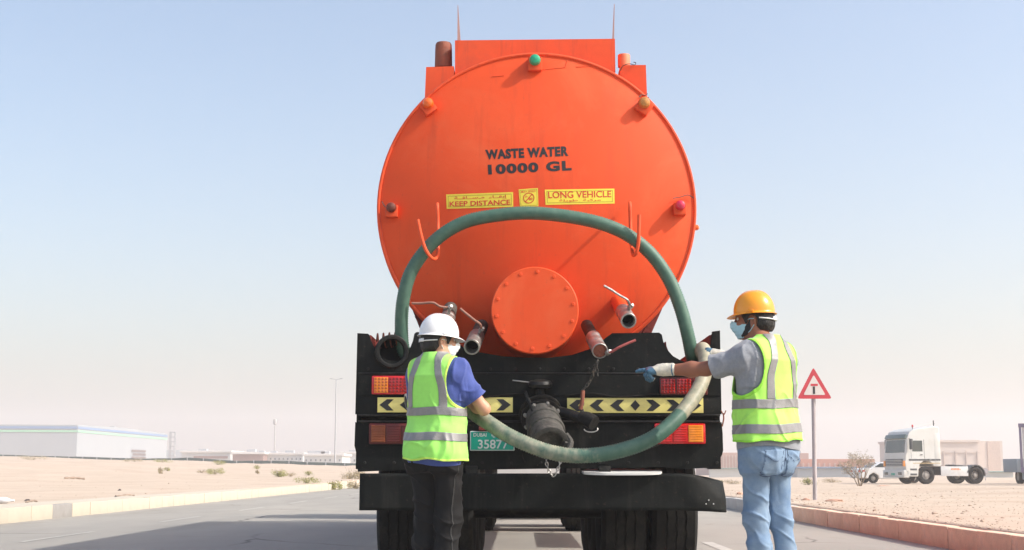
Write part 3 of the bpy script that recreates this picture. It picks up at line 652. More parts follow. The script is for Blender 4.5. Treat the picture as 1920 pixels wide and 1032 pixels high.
rc = W(1108, 805, YT - .24); MB().tube([rc + Vector((.045 * math.cos(t), .01 * math.sin(t), .02 * math.sin(t))) for t in np.linspace(math.pi, 2 * math.pi + .4, 14)], .004, 6).build("wire_ring", M_steel, out)
# chains
def chain(path, name, link=.03, r=.0035, m=M_steel):
    pts, S = resample(path, link * .78); mb_ = MB()
    for i in range(len(pts) - 1):
        c_ = (pts[i] + pts[i + 1]) / 2; d_, u_, v_ = frame_of(pts[i + 1] - pts[i])
        if i % 2: u_, v_ = v_, u_
        ring = [c_ + d_ * (link * .5 * math.cos(t)) + u_ * (link * .27 * math.sin(t)) for t in np.linspace(0, 2 * math.pi, 11)[:-1]]
        mb_.tube(ring, r, 5, closed=True)
    return mb_.build(name, m, truck)
chain(bez([W(1121, 676, 9.05), W(1115, 690, 9.12), W(1108, 712, 9.22), W(1096, 728, 9.25), W(1092, 735, 9.25), W(1092, 755, 9.24), W(1091, 775, 9.22)], 6), "chain", .034, .0048, M_dusty)
chain(bez([W(1121, 676, 9.04), W(1119, 690, 9.05), W(1121, 705, 9.08)], 6), "chain", .03, .004, M_dusty)
chain(bez([W(1024, 860, 9.02), W(1026, 875, 9.02), W(1036, 893, 9.02), W(1046, 880, 9.02), W(1052, 862, 9.02)], 6), "chain", .032, .0042, M_steel)
# strap hanging at the capped valve
MB().tube(bez([W(1093, 733, 9.2), W(1092, 750, 9.19), W(1088, 768, 9.19)], 5), [.014] * 11, 8).build("hook_bar", M_rust, truck)
# pale oval plate added for the light seen through the box-bumper gap
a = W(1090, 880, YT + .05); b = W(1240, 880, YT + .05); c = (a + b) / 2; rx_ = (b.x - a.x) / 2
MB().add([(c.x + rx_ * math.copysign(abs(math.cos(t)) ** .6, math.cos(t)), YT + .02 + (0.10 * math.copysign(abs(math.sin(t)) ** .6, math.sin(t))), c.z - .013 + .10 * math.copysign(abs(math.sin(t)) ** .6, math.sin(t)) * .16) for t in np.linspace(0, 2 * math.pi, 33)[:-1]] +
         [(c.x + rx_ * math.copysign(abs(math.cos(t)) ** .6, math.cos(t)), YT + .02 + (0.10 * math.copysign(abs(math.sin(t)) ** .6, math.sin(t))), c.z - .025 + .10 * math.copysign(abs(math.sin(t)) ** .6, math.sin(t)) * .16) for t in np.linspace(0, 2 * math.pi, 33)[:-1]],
         [tuple(range(32)), tuple(range(63, 31, -1))] + [(i, (i + 1) % 32, (i + 1) % 32 + 32, i + 32) for i in range(32)]).build("gap_light_oval", M_white, truck)
# bumper: channel beam with a bent right end
Yb = YT - .03; zt, zb = W(1010, 888, Yb).z, W(1010, 957.5, Yb).z
xa, xb = W(674, 920, Yb).x, W(1364, 920, Yb).x; xk = W(1275, 920, Yb).x
V = []; F = []; nx, nz = 60, 10
for i in range(nx + 1):
    x = xa + (xb - xa) * i / nx; t = max(0, (x - xk) / (xb - xk)); 
    for j in range(nz + 1):
        v = j / nz; bulge = 0.09 * t * t * (0.4 + v) ; crum = 0.006 * t * math.sin(9 * v + 7 * t)
        V.append((x, Yb + bulge * 1.6 + crum - .03 * math.sin(math.pi * v) * t + .002 * math.sin(x * 7 + v * 3), zb + (zt - zb) * v - 0.055 * t ** 1.6 * v - 0.012 * t * (1 - v)))
F = [(i * (nz + 1) + j, (i + 1) * (nz + 1) + j, (i + 1) * (nz + 1) + j + 1, i * (nz + 1) + j + 1) for i in range(nx) for j in range(nz)]
bmp = mesh_obj("bumper", V, F, M_blk, truck, 60); sm = bmp.modifiers.new("s", 'SOLIDIFY'); sm.thickness = .012; sm.offset = -1
MB().box2((xa + .01, Yb + .013, zt - .012), (xk, Yb + .10, zt - .002), .003).build("bumper_flange", M_blk2, bmp)
MB().box2((xa + .01, Yb + .013, zb + .002), (xk, Yb + .10, zb + .012), .003).build("bumper_flange", M_blk2, bmp)
for dx in (-.45, .45): MB().box2((TC.x + dx - .04, Yb + .02, zb + .03), (TC.x + dx + .04, YT + .6, zt + .05), .004).build("bumper_bracket", M_blk2, truck)
for px, py in ((1328, 938), (1323, 945), (1337, 945)):
    p = W(px, py, Yb + .04); MB().lathe([(0, .005), (.012, .004), (.012, 0)], p + Vector((0, -.02, 0)), (0, -1, 0), 8).build("rivet", M_white, bmp)

# left gutter: black pipe end with a spring
pc = W(735, 659, YT - .03); rr = 29 / pxs(YT)
bp = MB().lathe([(.16, rr * .80), (0, rr * .82), (-.004, rr * .9), (-.002, rr * 1.05), (.004, rr * 1.1), (.05, rr * 1.1), (.055, rr * 1.02), (.9, rr * 1.0)], pc, Vector((-.15, 1, 0.05)), 32, caps=False).build("spare_pipe", M_blk2, truck)
MB().lathe([(.15, rr * .80), (.155, 0)], pc, Vector((-.15, 1, 0.05)), 32).build("pipe_mouth", M_hole, bp)
cp = [W(705 + 44 * t / (2 * math.pi * 4), 640, YT + .10) + Vector((0, .04 * math.cos(t), .05 * math.sin(t) + .0 + .012 * t / 25)) for t in np.linspace(0, 2 * math.pi * 4, 90)]
MB().tube(cp, .006, 7).build("coil_spring", M_rust, truck)

# chassis, wheels, cab
for s in (-1, 1): MB().box2((TC.x + s * .40 - .04, YT + .55, .98), (TC.x + s * .40 + .04, 21.0, 1.2), .006).build("chassis_rail", M_blk2, truck)
for y in (10.9, 12.3, 13.7, 15.6, 17.2, 18.8): MB().box2((TC.x - .36, y - .05, 1.0), (TC.x + .36, y + .05, 1.16), .006).build("cross_member", M_blk2, truck)
for y in (10.6, 13.2, 16.0, 19.0):
    for s in (-1, 1): MB().prism([(TC.x + s * .30, 1.2), (TC.x + s * .5, 1.2), (TC.x + s * .95, TC.z - TR * .62), (TC.x + s * .3, TC.z - TR * .97)], y, y + .05).build("tank_saddle", M_dred, truck)
TYR, TYW = .515, .335
prof = []
half = [(0.0, TYR - .002)]
hw = TYW / 2
full = [(-hw + .03, .29), (-hw + .005, .33), (-hw, .40), (-hw + .012, .46), (-hw + .035, .495)]
edges = [(-.125, -.115), (-.075, -.060), (-.007, .007), (.060, .075), (.115, .125)]
xcur = -hw + .035
tread = [(-hw + .035, .495), (-.135, TYR - .006)]
for a_, b_ in edges[1:4]: tread += [(a_, TYR), (a_ + .002, TYR - .016), (b_ - .002, TYR - .016), (b_, TYR)]
tread += [(.135, TYR - .006), (hw - .035, .495)]
full = full[:-1] + tread + [(hw - .012, .46), (hw, .40), (hw - .005, .33), (hw - .03, .29)]
ty_mb = MB().lathe(full, (0, 0, 0), (1, 0, 0), 56, closed_prof=True)
# cross sipes: shift tread ribs to a zigzag
ty_mb.V = [(v[0] + (.004 * (1 if (round(math.degrees(math.atan2(v[1], v[2])) / (360 / 56)) % 2) else -1) if math.hypot(v[1], v[2]) > .492 and abs(v[0]) < .13 else 0), v[1], v[2]) for v in ty_mb.V]
rim_mb = MB().lathe([(-.12, .29), (-.12, .27), (.05, .25), (.06, .14), (.10, .13), (.11, .08), (.11, 0)], (0, 0, 0), (1, 0, 0), 32)
blocks = MB()
ty_me = rim_me = None
def wheel(parent, x, y, z, flip=False, s=1.0):
    global ty_me, rim_me
    e = bpy.data.objects.new("wheel", None); COL.objects.link(e); e.parent = parent
    base = TM[parent]; e.matrix_parent_inverse = base.inverted(); e.location = (x, y, z); e.scale = (s, s, s); e.rotation_euler = (RNG.rand() * 6, 0, math.pi if flip else 0)
    if ty_me is None:
        t = ty_mb.build("tyre", M_rub, None, smooth=30); ty_me = t.data; r = rim_mb.build("rim", M_rim, None); rim_me = r.data
        t.parent = e; r.parent = e
    else:
        shared("tyre", ty_me, e); shared("rim", rim_me, e)
    return e
AX = TC.x
for y in (10.30, 11.62, 12.94):
    for s in (-1, 1):
        wheel(truck, AX + s * .985, y, TYR, s < 0); wheel(truck, AX + s * .625, y, TYR, s < 0)
    MB().tube([(AX - 1.0, y, TYR), (AX + 1.0, y, TYR)], .07, 14).build("axle", M_blk2, truck)
for y in (18.6, 20.0):
    for s in (-1, 1):
        wheel(truck, AX + s * .985, y, TYR, s < 0); wheel(truck, AX + s * .625, y, TYR, s < 0)
    MB().tube([(AX - 1.0, y, TYR), (AX + 1.0, y, TYR)], .07, 14).build("axle", M_blk2, truck)
for s in (-1, 1): wheel(truck, AX + s * 1.0, 23.7, TYR, s < 0)
cabm = MB(); prof = [(22.40, .55), (22.40, 3.0), (22.60, 3.15), (24.00, 3.1), (24.50, 2.2), (24.65, 1.4), (24.65, .5), (24.25, .5), (24.20, .95), (23.70, 1.1), (23.20, .95), (23.10, .55)]
n = len(prof); Vc = [(AX - 1.2, y, z) for y, z in prof] + [(AX + 1.2, y, z) for y, z in prof]
cabm.add(Vc, [tuple(range(n)), tuple(range(2 * n - 1, n - 1, -1))] + [(i, i + n, (i + 1) % n + n, (i + 1) % n) for i in range(n)])
cab = cabm.build("cab", M_white, truck)
MB().box2((AX - 1.0, 24.05, 2.0), (AX + 1.0, 24.52, 2.9)).build("windscreen", M_glass, cab)
for s in (-1, 1):
    MB().box2((AX + s * 1.195, 23.20, 2.0), (AX + s * 1.21, 24.00, 2.7), .004).build("side_window", M_glass, cab)
    MB().box2((AX + s * 1.22, 24.20, 1.9), (AX + s * 1.45, 24.30, 2.5), .03).build("mirror", M_blk2, cab)
    MB().tube([(AX + s * 1.28, 21.6, 1.5), (AX + s * 1.28, 21.6, 2.2)], .09, 12).build("air_tank", M_blk2, truck)
    MB().box2((AX + s * 1.12 - .02, 14.2, .55), (AX + s * 1.12 + .02, 17.6, .95), .01).build("side_guard", M_blk2, truck)

# bolt heads and wiring on the tail frame
bt = MB().lathe([(0, .011), (.007, .011), (.009, .008), (.009, 0)], (0, 0, 0), (0, -1, 0), 6); bme = None
for py, xs_ in ((692, range(690, 1345, 46)), (868, range(684, 1345, 55))):
    for px in xs_:
        p = W(px, py, YT)
        if bme is None: ob = bt.build("bolt", M_blk2, truck); bme = ob.data; ob.matrix_parent_inverse = TM[truck].inverted()
        else: ob = shared("bolt", bme, truck, local=False)
        ob.location = (p.x, YT - .001, p.z)
for pts in ([(760, 742), (790, 748), (830, 742), (880, 749), (940, 741), (990, 738)], [(1060, 742), (1110, 738), (1160, 744), (1240, 739)], [(1240, 834), (1180, 850), (1100, 842), (1060, 856)], [(960, 800), (975, 815), (978, 850), (985, 868)]):
    MB().tube(bez([W(a_, b_, YT - .024) for a_, b_ in pts], 6), .0055, 6).build("cable", M_rub, truck)
MB().tube(bez([W(1352, 770, YT), W(1357, 778, YT - .01), W(1361, 770, YT - .01)], 5), .004, 6).build("loose_wire", M_rust, truck)
MB().tube(bez([W(1354, 800, YT), W(1357, 785, YT - .01), W(1356, 775, YT - .01)], 5), .005, 6).build("loose_wire", M_rust, truck)

# ------------------------------------------------------------------ the suction hose
up = [(762, 668, 9.42), (755, 648, 9.40), (754, 600, 9.36), (759, 555, 9.33), (771, 512, 9.32), (796, 472, 9.315), (832, 437, 9.30), (880, 413, 9.29), (940, 402.5, 9.28), (1005, 400, 9.275), (1070, 405.5, 9.28), (1130, 420.5, 9.29), (1180, 443, 9.305), (1221, 478, 9.31), (1254, 526, 9.32), (1275, 577, 9.32), (1289, 628, 9.33), (1298, 668, 9.40)]
mid = [(1306, 690, 9.55), (1318, 684, 9.52), (1316, 657, 9.30)]
low = [(1320, 655, 9.12), (1324, 672, 9.02), (1322, 700, 8.90), (1308, 738, 8.78), (1272, 783, 8.62), (1224, 822, 8.52), (1160, 846, 8.46), (1090, 853.5, 8.44), (1020, 845, 8.46), (960, 821, 8.52), (910, 789, 8.62), (880, 766, 8.74), (850, 752, 8.86), (820, 748, 8.90), (792, 752, 8.88)]
hp, hs = resample(bez([W(*p) for p in up + mid + low], 10), 0.0085)
_k = np.array([tuple(p) for p in hp]); _w = np.stack([vnoise(_k * 3.1, 1.0), .5 * vnoise(_k * 3.1, 5.0), vnoise(_k * 3.1, 9.0)], 1) * .010; hp = [Vector(a_ + b_) for a_, b_ in zip(_k, _w)]
M_hose = bpy.data.materials.new("hose_rubber"); M_hose.use_nodes = True
nt = M_hose.node_tree; bp_ = nt.nodes["Principled BSDF"]; at = nt.nodes.new("ShaderNodeAttribute"); at.attribute_name = "worn"
nz_ = nt.nodes.new("ShaderNodeTexNoise"); nz_.inputs["Scale"].default_value = 22; nz_.inputs["Detail"].default_value = 8; tcn = nt.nodes.new("ShaderNodeTexCoord"); nt.links.new(tcn.outputs["Object"], nz_.inputs["Vector"])
m1 = nt.nodes.new("ShaderNodeMix"); m1.data_type = 'RGBA'; m1.inputs[6].default_value = (0.030, 0.098, 0.068, 1); m1.inputs[7].default_value = (0.105, 0.195, 0.145, 1); nt.links.new(nz_.outputs["Fac"], m1.inputs[0])
ad = nt.nodes.new("ShaderNodeMath"); ad.operation = 'MULTIPLY_ADD'; nt.links.new(nz_.outputs["Fac"], ad.inputs[0]); ad.inputs[1].default_value = 0.7; nt.links.new(at.outputs["Fac"], ad.inputs[2])
mr_ = nt.nodes.new("ShaderNodeMapRange"); mr_.inputs[1].default_value = 0.68; mr_.inputs[2].default_value = 1.12; nt.links.new(ad.outputs[0], mr_.inputs[0])
m2 = nt.nodes.new("ShaderNodeMix"); m2.data_type = 'RGBA'; m2.inputs[7].default_value = (0.40, 0.365, 0.265, 1); nt.links.new(m1.outputs[2], m2.inputs[6]); nt.links.new(mr_.outputs[0], m2.inputs[0])
nt.links.new(m2.outputs[2], bp_.inputs["Base Color"]); bp_.inputs["Roughness"].default_value = 0.55
rad = [0.0462 + (0.0027 if i % 2 else -0.0027) for i in range(len(hp))]
mbh = MB().tube(hp, rad, 20)
hose = mbh.build("suction_hose", M_hose, None, smooth=180)
hose.data.attributes.new("worn", 'FLOAT', 'POINT'); Lh = hs[-1]
kp = np.array([tuple(p) for p in hp]); 
def len_at(px, py, Y):
    q = np.array(tuple(W(px, py, Y))); return hs[int(np.argmin(((kp - q) ** 2).sum(1)))]
s_up = len_at(1298, 668, 9.40); s_a = len_at(1320, 655, 9.12); s_b = len_at(1278, 778, 8.63); s_c = len_at(1150, 848, 8.46); s_d = len_at(1060, 851, 8.45)
worn = np.interp(hs, [0, s_up, s_up + .02, s_a, s_b - .006, s_b + .006, s_c, s_d, Lh], [.10, .22, .5, .78, .68, .12, .20, .50, .52])
hose.data.attributes["worn"].data.foreach_set("value", np.repeat(worn, 20).astype(np.float32)[:len(hose.data.vertices)])
tag(hose, "green ribbed suction hose looped over the hooks and down into both men's hands", "hose")
he = hp[-1]; hd = (hp[-1] - hp[-6]).normalized()
MB().lathe([(-.08, .052), (0, .052), (.005, .06), (.03, .06), (.035, .054), (.10, .054), (.102, .048), (.102, .040), (.04, .040), (.04, 0)], he, hd, 24).build("hose_coupling", M_steel, hose)
# ------------------------------------------------------------------ people: smooth-union bodies, cloth as shells
class SDF:
    def __init__(s): s.P = []
    def cone(s, a, b, r1, r2, k=.03, flat=None):
        a = np.array(tuple(a), float); b = np.array(tuple(b), float); R = max(r1, r2)
        lo = np.minimum(a, b) - R; hi = np.maximum(a, b) + R
        def f(X, Y, Z):
            ba = b - a; den = max(1e-9, ba.dot(ba)); px, py, pz = X - a[0], Y - a[1], Z - a[2]
            h = np.clip((px * ba[0] + py * ba[1] + pz * ba[2]) / den, 0, 1)
            return np.sqrt((px - h * ba[0]) ** 2 + (py - h * ba[1]) ** 2 + (pz - h * ba[2]) ** 2) - (r1 + (r2 - r1) * h)
        s.P.append((f, lo, hi, k, 1)); return s
    def ell(s, c, r, R=None, k=.03, sign=1):
        c = np.array(tuple(c), float); r = np.array(r, float); Rm = np.array(R if R is not None else np.eye(3), float); m = r.max()
        def f(X, Y, Z):
            px, py, pz = X - c[0], Y - c[1], Z - c[2]
            q = [Rm[0, i] * px + Rm[1, i] * py + Rm[2, i] * pz for i in range(3)]
            k0 = np.sqrt(sum((q[i] / r[i]) ** 2 for i in range(3))); k1 = np.sqrt(sum((q[i] / r[i] ** 2) ** 2 for i in range(3)))
            return k0 * (k0 - 1) / np.maximum(k1, 1e-6)
        s.P.append((f, c - m, c + m, k, sign)); return s
    def torso(s, tab, top, slope, k=.03, n=2.4):
        """tab rows: z, half width, half depth, centre y"""
        t = np.array(tab, float); lo = np.array([-t[:, 1].max(), -t[:, 2].max() - .1, t[0, 0]]); hi = np.array([t[:, 1].max(), t[:, 2].max() + .1, top])
        def f(X, Y, Z):
            a = np.interp(Z, t[:, 0], t[:, 1]); b = np.interp(Z, t[:, 0], t[:, 2]); cy = np.interp(Z, t[:, 0], t[:, 3])
            d = ((np.abs(X) / a) ** n + (np.abs(Y - cy) / b) ** n + 1e-9) ** (1 / n) - 1
            d = d * np.minimum(a, b)
            e = (Z - (top - slope * np.abs(X))) * .95; g = t[0, 0] - Z
            kk = .07; h = np.maximum(kk - np.abs(d - e), 0) / kk; d = np.maximum(d, e) + h * h * kk / 4
            return np.maximum(d, g)
        s.P.append((f, lo, hi, k, 1)); return s
    def mesh(s, h, pad=.03, infl=0.0):
        lo = np.min([p[1] for p in s.P if p[4] > 0], 0) - pad - infl; hi = np.max([p[2] for p in s.P if p[4] > 0], 0) + pad + infl
        ax = [np.arange(lo[i], hi[i] + h, h) for i in range(3)]
        D = np.full([len(a) for a in ax], .15, dtype=np.float32)
        for f, l, u, k, sg in s.P:
            m = max(.04, k * 1.1) + infl; i0 = [max(0, np.searchsorted(ax[i], l[i] - m)) for i in range(3)]; i1 = [min(len(ax[i]), np.searchsorted(ax[i], u[i] + m)) for i in range(3)]
            if any(i1[i] <= i0[i] for i in range(3)): continue
            sl = tuple(slice(i0[i], i1[i]) for i in range(3))
            X, Y, Z = np.meshgrid(*[ax[i][i0[i]:i1[i]] for i in range(3)], indexing='ij', sparse=True)
            d = f(X, Y, Z); c = D[sl]
            if sg > 0: hh = np.maximum(k - np.abs(c - d), 0) / k; D[sl] = np.minimum(c, d) - hh * hh * k / 4
            else: d = -d; hh = np.maximum(k - np.abs(c - d), 0) / k; D[sl] = np.maximum(c, d) + hh * hh * k / 4
        D -= infl
        return surfnet(D, lo, h)
def surfnet(D, lo, h):
    S = D < 0; c = [slice(None, -1), slice(1, None)]
    corners = [S[c[i], c[j], c[k]] for i in (0, 1) for j in (0, 1) for k in (0, 1)]
    cnt = sum(x.astype(np.int8) for x in corners); act = (cnt > 0) & (cnt < 8)
    idx = -np.ones(act.shape, dtype=np.int64); I = np.argwhere(act); idx[act] = np.arange(len(I))
    acc = np.zeros((len(I), 3)); num = np.zeros(len(I)); offs = [(i, j, k) for i in (0, 1) for j in (0, 1) for k in (0, 1)]
    val = {o: D[I[:, 0] + o[0], I[:, 1] + o[1], I[:, 2] + o[2]] for o in offs}
    for a in offs:
        for ax in range(3):
            if a[ax]: continue
            b = list(a); b[ax] = 1; b = tuple(b); va, vb = val[a], val[b]; cr = (va < 0) != (vb < 0)
            t = np.where(cr, va / np.where(np.abs(va - vb) < 1e-12, 1, va - vb), 0)
            p = np.tile(np.array(a, float), (len(I), 1)); p[:, ax] += t; acc += p * cr[:, None]; num += cr
    V = lo + (I + acc / np.maximum(num, 1)[:, None]) * h
    F = []
    for ax in range(3):
        sl0 = [slice(None)] * 3; sl1 = [slice(None)] * 3; sl0[ax] = slice(None, -1); sl1[ax] = slice(1, None)
        a, b = S[tuple(sl0)], S[tuple(sl1)]; E = np.argwhere(a != b); u, v = (ax + 1) % 3, (ax + 2) % 3
        E = E[(E[:, u] > 0) & (E[:, v] > 0) & (E[:, u] < S.shape[u] - 1) & (E[:, v] < S.shape[v] - 1)]
        flip = a[E[:, 0], E[:, 1], E[:, 2]]
        def at(du, dv):
            q = E.copy(); q[:, u] += du; q[:, v] += dv; return idx[q[:, 0], q[:, 1], q[:, 2]]
        Q = np.stack([at(-1, -1), at(0, -1), at(0, 0), at(-1, 0)], 1); Q = np.where(flip[:, None], Q, Q[:, ::-1]); F.append(Q)
    return V, np.concatenate(F)
def vnormals(V, F):
    F = np.asarray(F); n = np.cross(V[F[:, 2]] - V[F[:, 0]], V[F[:, -1]] - V[F[:, 1]] if F.shape[1] == 4 else V[F[:, 1]] - V[F[:, 0]])
    if F.shape[1] == 3: n = np.cross(V[F[:, 1]] - V[F[:, 0]], V[F[:, 2]] - V[F[:, 0]])
    N = np.zeros_like(V)
    for k in range(F.shape[1]): np.add.at(N, F[:, k], n)
    return N / np.maximum(1e-12, np.linalg.norm(N, axis=1))[:, None]
def clip(V, F, g):
    """keep the part of the mesh where g <= 0, cut cleanly along g = 0"""
    F = np.asarray(F)
    if F.shape[1] == 4: F = np.concatenate([F[:, [0, 1, 2]], F[:, [0, 2, 3]]])
    ins = g <= 0; c = ins[F].sum(1); keep = F[c == 3]; cut = F[(c > 0) & (c < 3)]
    V = list(map(tuple, V)); cache = {}; out = [tuple(f) for f in keep]
    def mid(a, b):
        key = (min(a, b), max(a, b))
        if key not in cache:
            t = g[a] / (g[a] - g[b]); t = min(max(t, 0), 1)
            cache[key] = len(V); V.append(tuple(V[a][i] + t * (V[b][i] - V[a][i]) for i in range(3)))
        return cache[key]
    for f in cut:
        poly = []
        for i in range(3):
            a, b = int(f[i]), int(f[(i + 1) % 3])
            if ins[a]: poly.append(a)
            if ins[a] != ins[b]: poly.append(mid(a, b))
        for i in range(1, len(poly) - 1): out.append((poly[0], poly[i], poly[i + 1]))
    V = np.array(V); Fn = np.array(out, dtype=np.int64).reshape(-1, 3)
    used = np.unique(Fn); rm = -np.ones(len(V), dtype=np.int64); rm[used] = np.arange(len(used))
    return V[used], rm[Fn]
def shell(name, V, F, m, parent, thick=.003, local=True):
    o = mesh_obj(name, V, F.tolist(), m, parent, 180, local=True)
    if thick:
        md = o.modifiers.new("thickness", 'SOLIDIFY'); md.thickness = thick; md.offset = -1
    return o
SKINT = [(.80, .150, .105, -.005), (.90, .168, .112, -.01), (1.0, .155, .105, 0), (1.08, .147, .098, .005), (1.2, .16, .11, .0), (1.3, .172, .115, -.005), (1.38, .172, .105, -.01), (1.46, .15, .075, -.012)]
def skin_mat(name, c):
    m = mat(name, c, .5, var=.07, scale=25, bump=.06, bscale=150, spec=.4); p = m.node_tree.nodes["Principled BSDF"]; p.inputs["Subsurface Weight"].default_value = .12
    p.inputs["Subsurface Radius"].default_value = (.012, .005, .003); p.inputs["Subsurface Scale"].default_value = .5; return m
def hand(sdf, w, d, n, thumb, curls, tcurl=.6, s=1.0, spread=.0, k=.008, grow=0.0):
    """w wrist, d finger direction, n towards the palm side, thumb: +1/-1 along d x n"""
    d = Vector(d).normalized(); n = Vector(n); n = (n - d * n.dot(d)).normalized(); t = d.cross(n) * thumb
    w = Vector(w)
    for o, r in ((.028, .0145), (.009, .0155), (-.011, .0155), (-.029, .0135)):
        sdf.cone(w + t * o * .6 * s + d * .012 * s, w + t * o * s + d * .088 * s, (r + .003 + grow) * s, (r + grow) * s, .018)
    L = (.070, .078, .072, .056); off = (.030, .010, -.0105, -.030)
    for i in range(4):
        p = w + d * (.088 if i < 3 else .080) * s + t * off[i] * s; a = 0.0; r0 = (.0098, .0102, .0097, .0086)[i] + grow
        for j, fr_ in enumerate((.44, .31, .25)):
            a += curls[i][j]; dd = (d * math.cos(a) + n * math.sin(a) + t * spread * (1.5 - i)).normalized(); q = p + dd * L[i] * fr_ * s
            sdf.cone(p, q, (r0 - .0007 * j) * s, (r0 - .0007 * (j + 1)) * s, k); p = q
    p = w + d * .022 * s + t * .026 * s + n * .008 * s; dd = (d * .62 + t * .72 + n * .25).normalized()
    for j, l in enumerate((.038, .032, .026)):
        q = p + dd * l * s; sdf.cone(p, q, (.0155 - .0022 * j + grow * .8) * s, (.013 - .0018 * j + grow * .8) * s, .012); p = q
        dd = (dd + (d * .5 - t * .45 + n * .6) * tcurl * .55).normalized()
M_eye = mat("eye_white", (0.7, 0.68, 0.64), .2, var=.02); M_iris = mat("eye_dark", (0.02, 0.012, 0.008), .15)
def helmet(parent, HM, m, h, a, b, brim, ridge, strap, lip=.012, zr=0.0):
    V = []; F = []; nt_ = 64; nv = 22
    prof = [(math.sin(v / nv * math.pi / 2), math.cos(v / nv * math.pi / 2)) for v in range(nv + 1)]
    rings = [(r, z, 0.0) for r, z in prof] + [(1.0, -.08, 0.0), (1.0, -.12, .35), (1.0, -.14, .7), (1.0, -.155, 1.0)]
    for r, z, fl in rings:
        for k in range(nt_):
            t = 2 * math.pi * k / nt_; cx, sy = math.cos(t), math.sin(t)
            front = max(0, sy) ** 1.5; out_ = (lip + brim * front) * fl
            x = (a * (r ** .92) + out_ * (1 - .35 * front)) * cx; y = (b * (r ** .92) + out_) * sy
            zz = h * max(z, -1) if z >= 0 else h * z
            zz += -.012 * front * fl * fl
            if z > 0: zz += ridge * math.exp(-(x / .022) ** 2) * (r ** .3) * (1 - r ** 4) + ridge * .4 * math.exp(-((abs(x) - .055) / .015) ** 2) * (1 - r ** 4)
            V.append(HM @ Vector((x, y, zz + zr)))
    R_ = len(rings)
    for i in range(R_ - 1):
        for k in range(nt_): k2 = (k + 1) % nt_; F.append((i * nt_ + k, (i + 1) * nt_ + k, (i + 1) * nt_ + k2, i * nt_ + k2))
    o = mesh_obj("hard_hat", V, F, m, parent, 180, local=True)
    sm_ = o.modifiers.new("thickness", 'SOLIDIFY'); sm_.thickness = .003; sm_.offset = -1
    # ratchet strap at the nape and slots above the brim
    st = MB()
    pts = [HM @ Vector((.099 * math.sin(t), -.120 * math.cos(t) - .004, -h * .12 - .028 - .014 * math.cos(t))) for t in np.linspace(-1.25, 1.25, 15)]
    st.tube(pts, .004, 6)
    Vs = []; 
    for t in np.linspace(-.42, .42, 11):
        for dz in (.004, -.018): Vs.append(HM @ Vector((.101 * math.sin(t), -.123 * math.cos(t) - .004, -h * .12 - .022 + dz - .008 * math.cos(t))))
    st.add(Vs, [(2 * i, 2 * i + 2, 2 * i + 3, 2 * i + 1) for i in range(10)])
    so = st.build("headband", strap, o, local=True)
    md = so.modifiers.new("t", 'SOLIDIFY'); md.thickness = .003
    for s_ in (-1, 1):
        MB().box(HM @ Vector((s_ * (a + .004), .0, -h * .05)), (.012, .03, .016), HM.to_3x3().normalized(), .004).build("slot_lug", m, o, local=True)
    return o
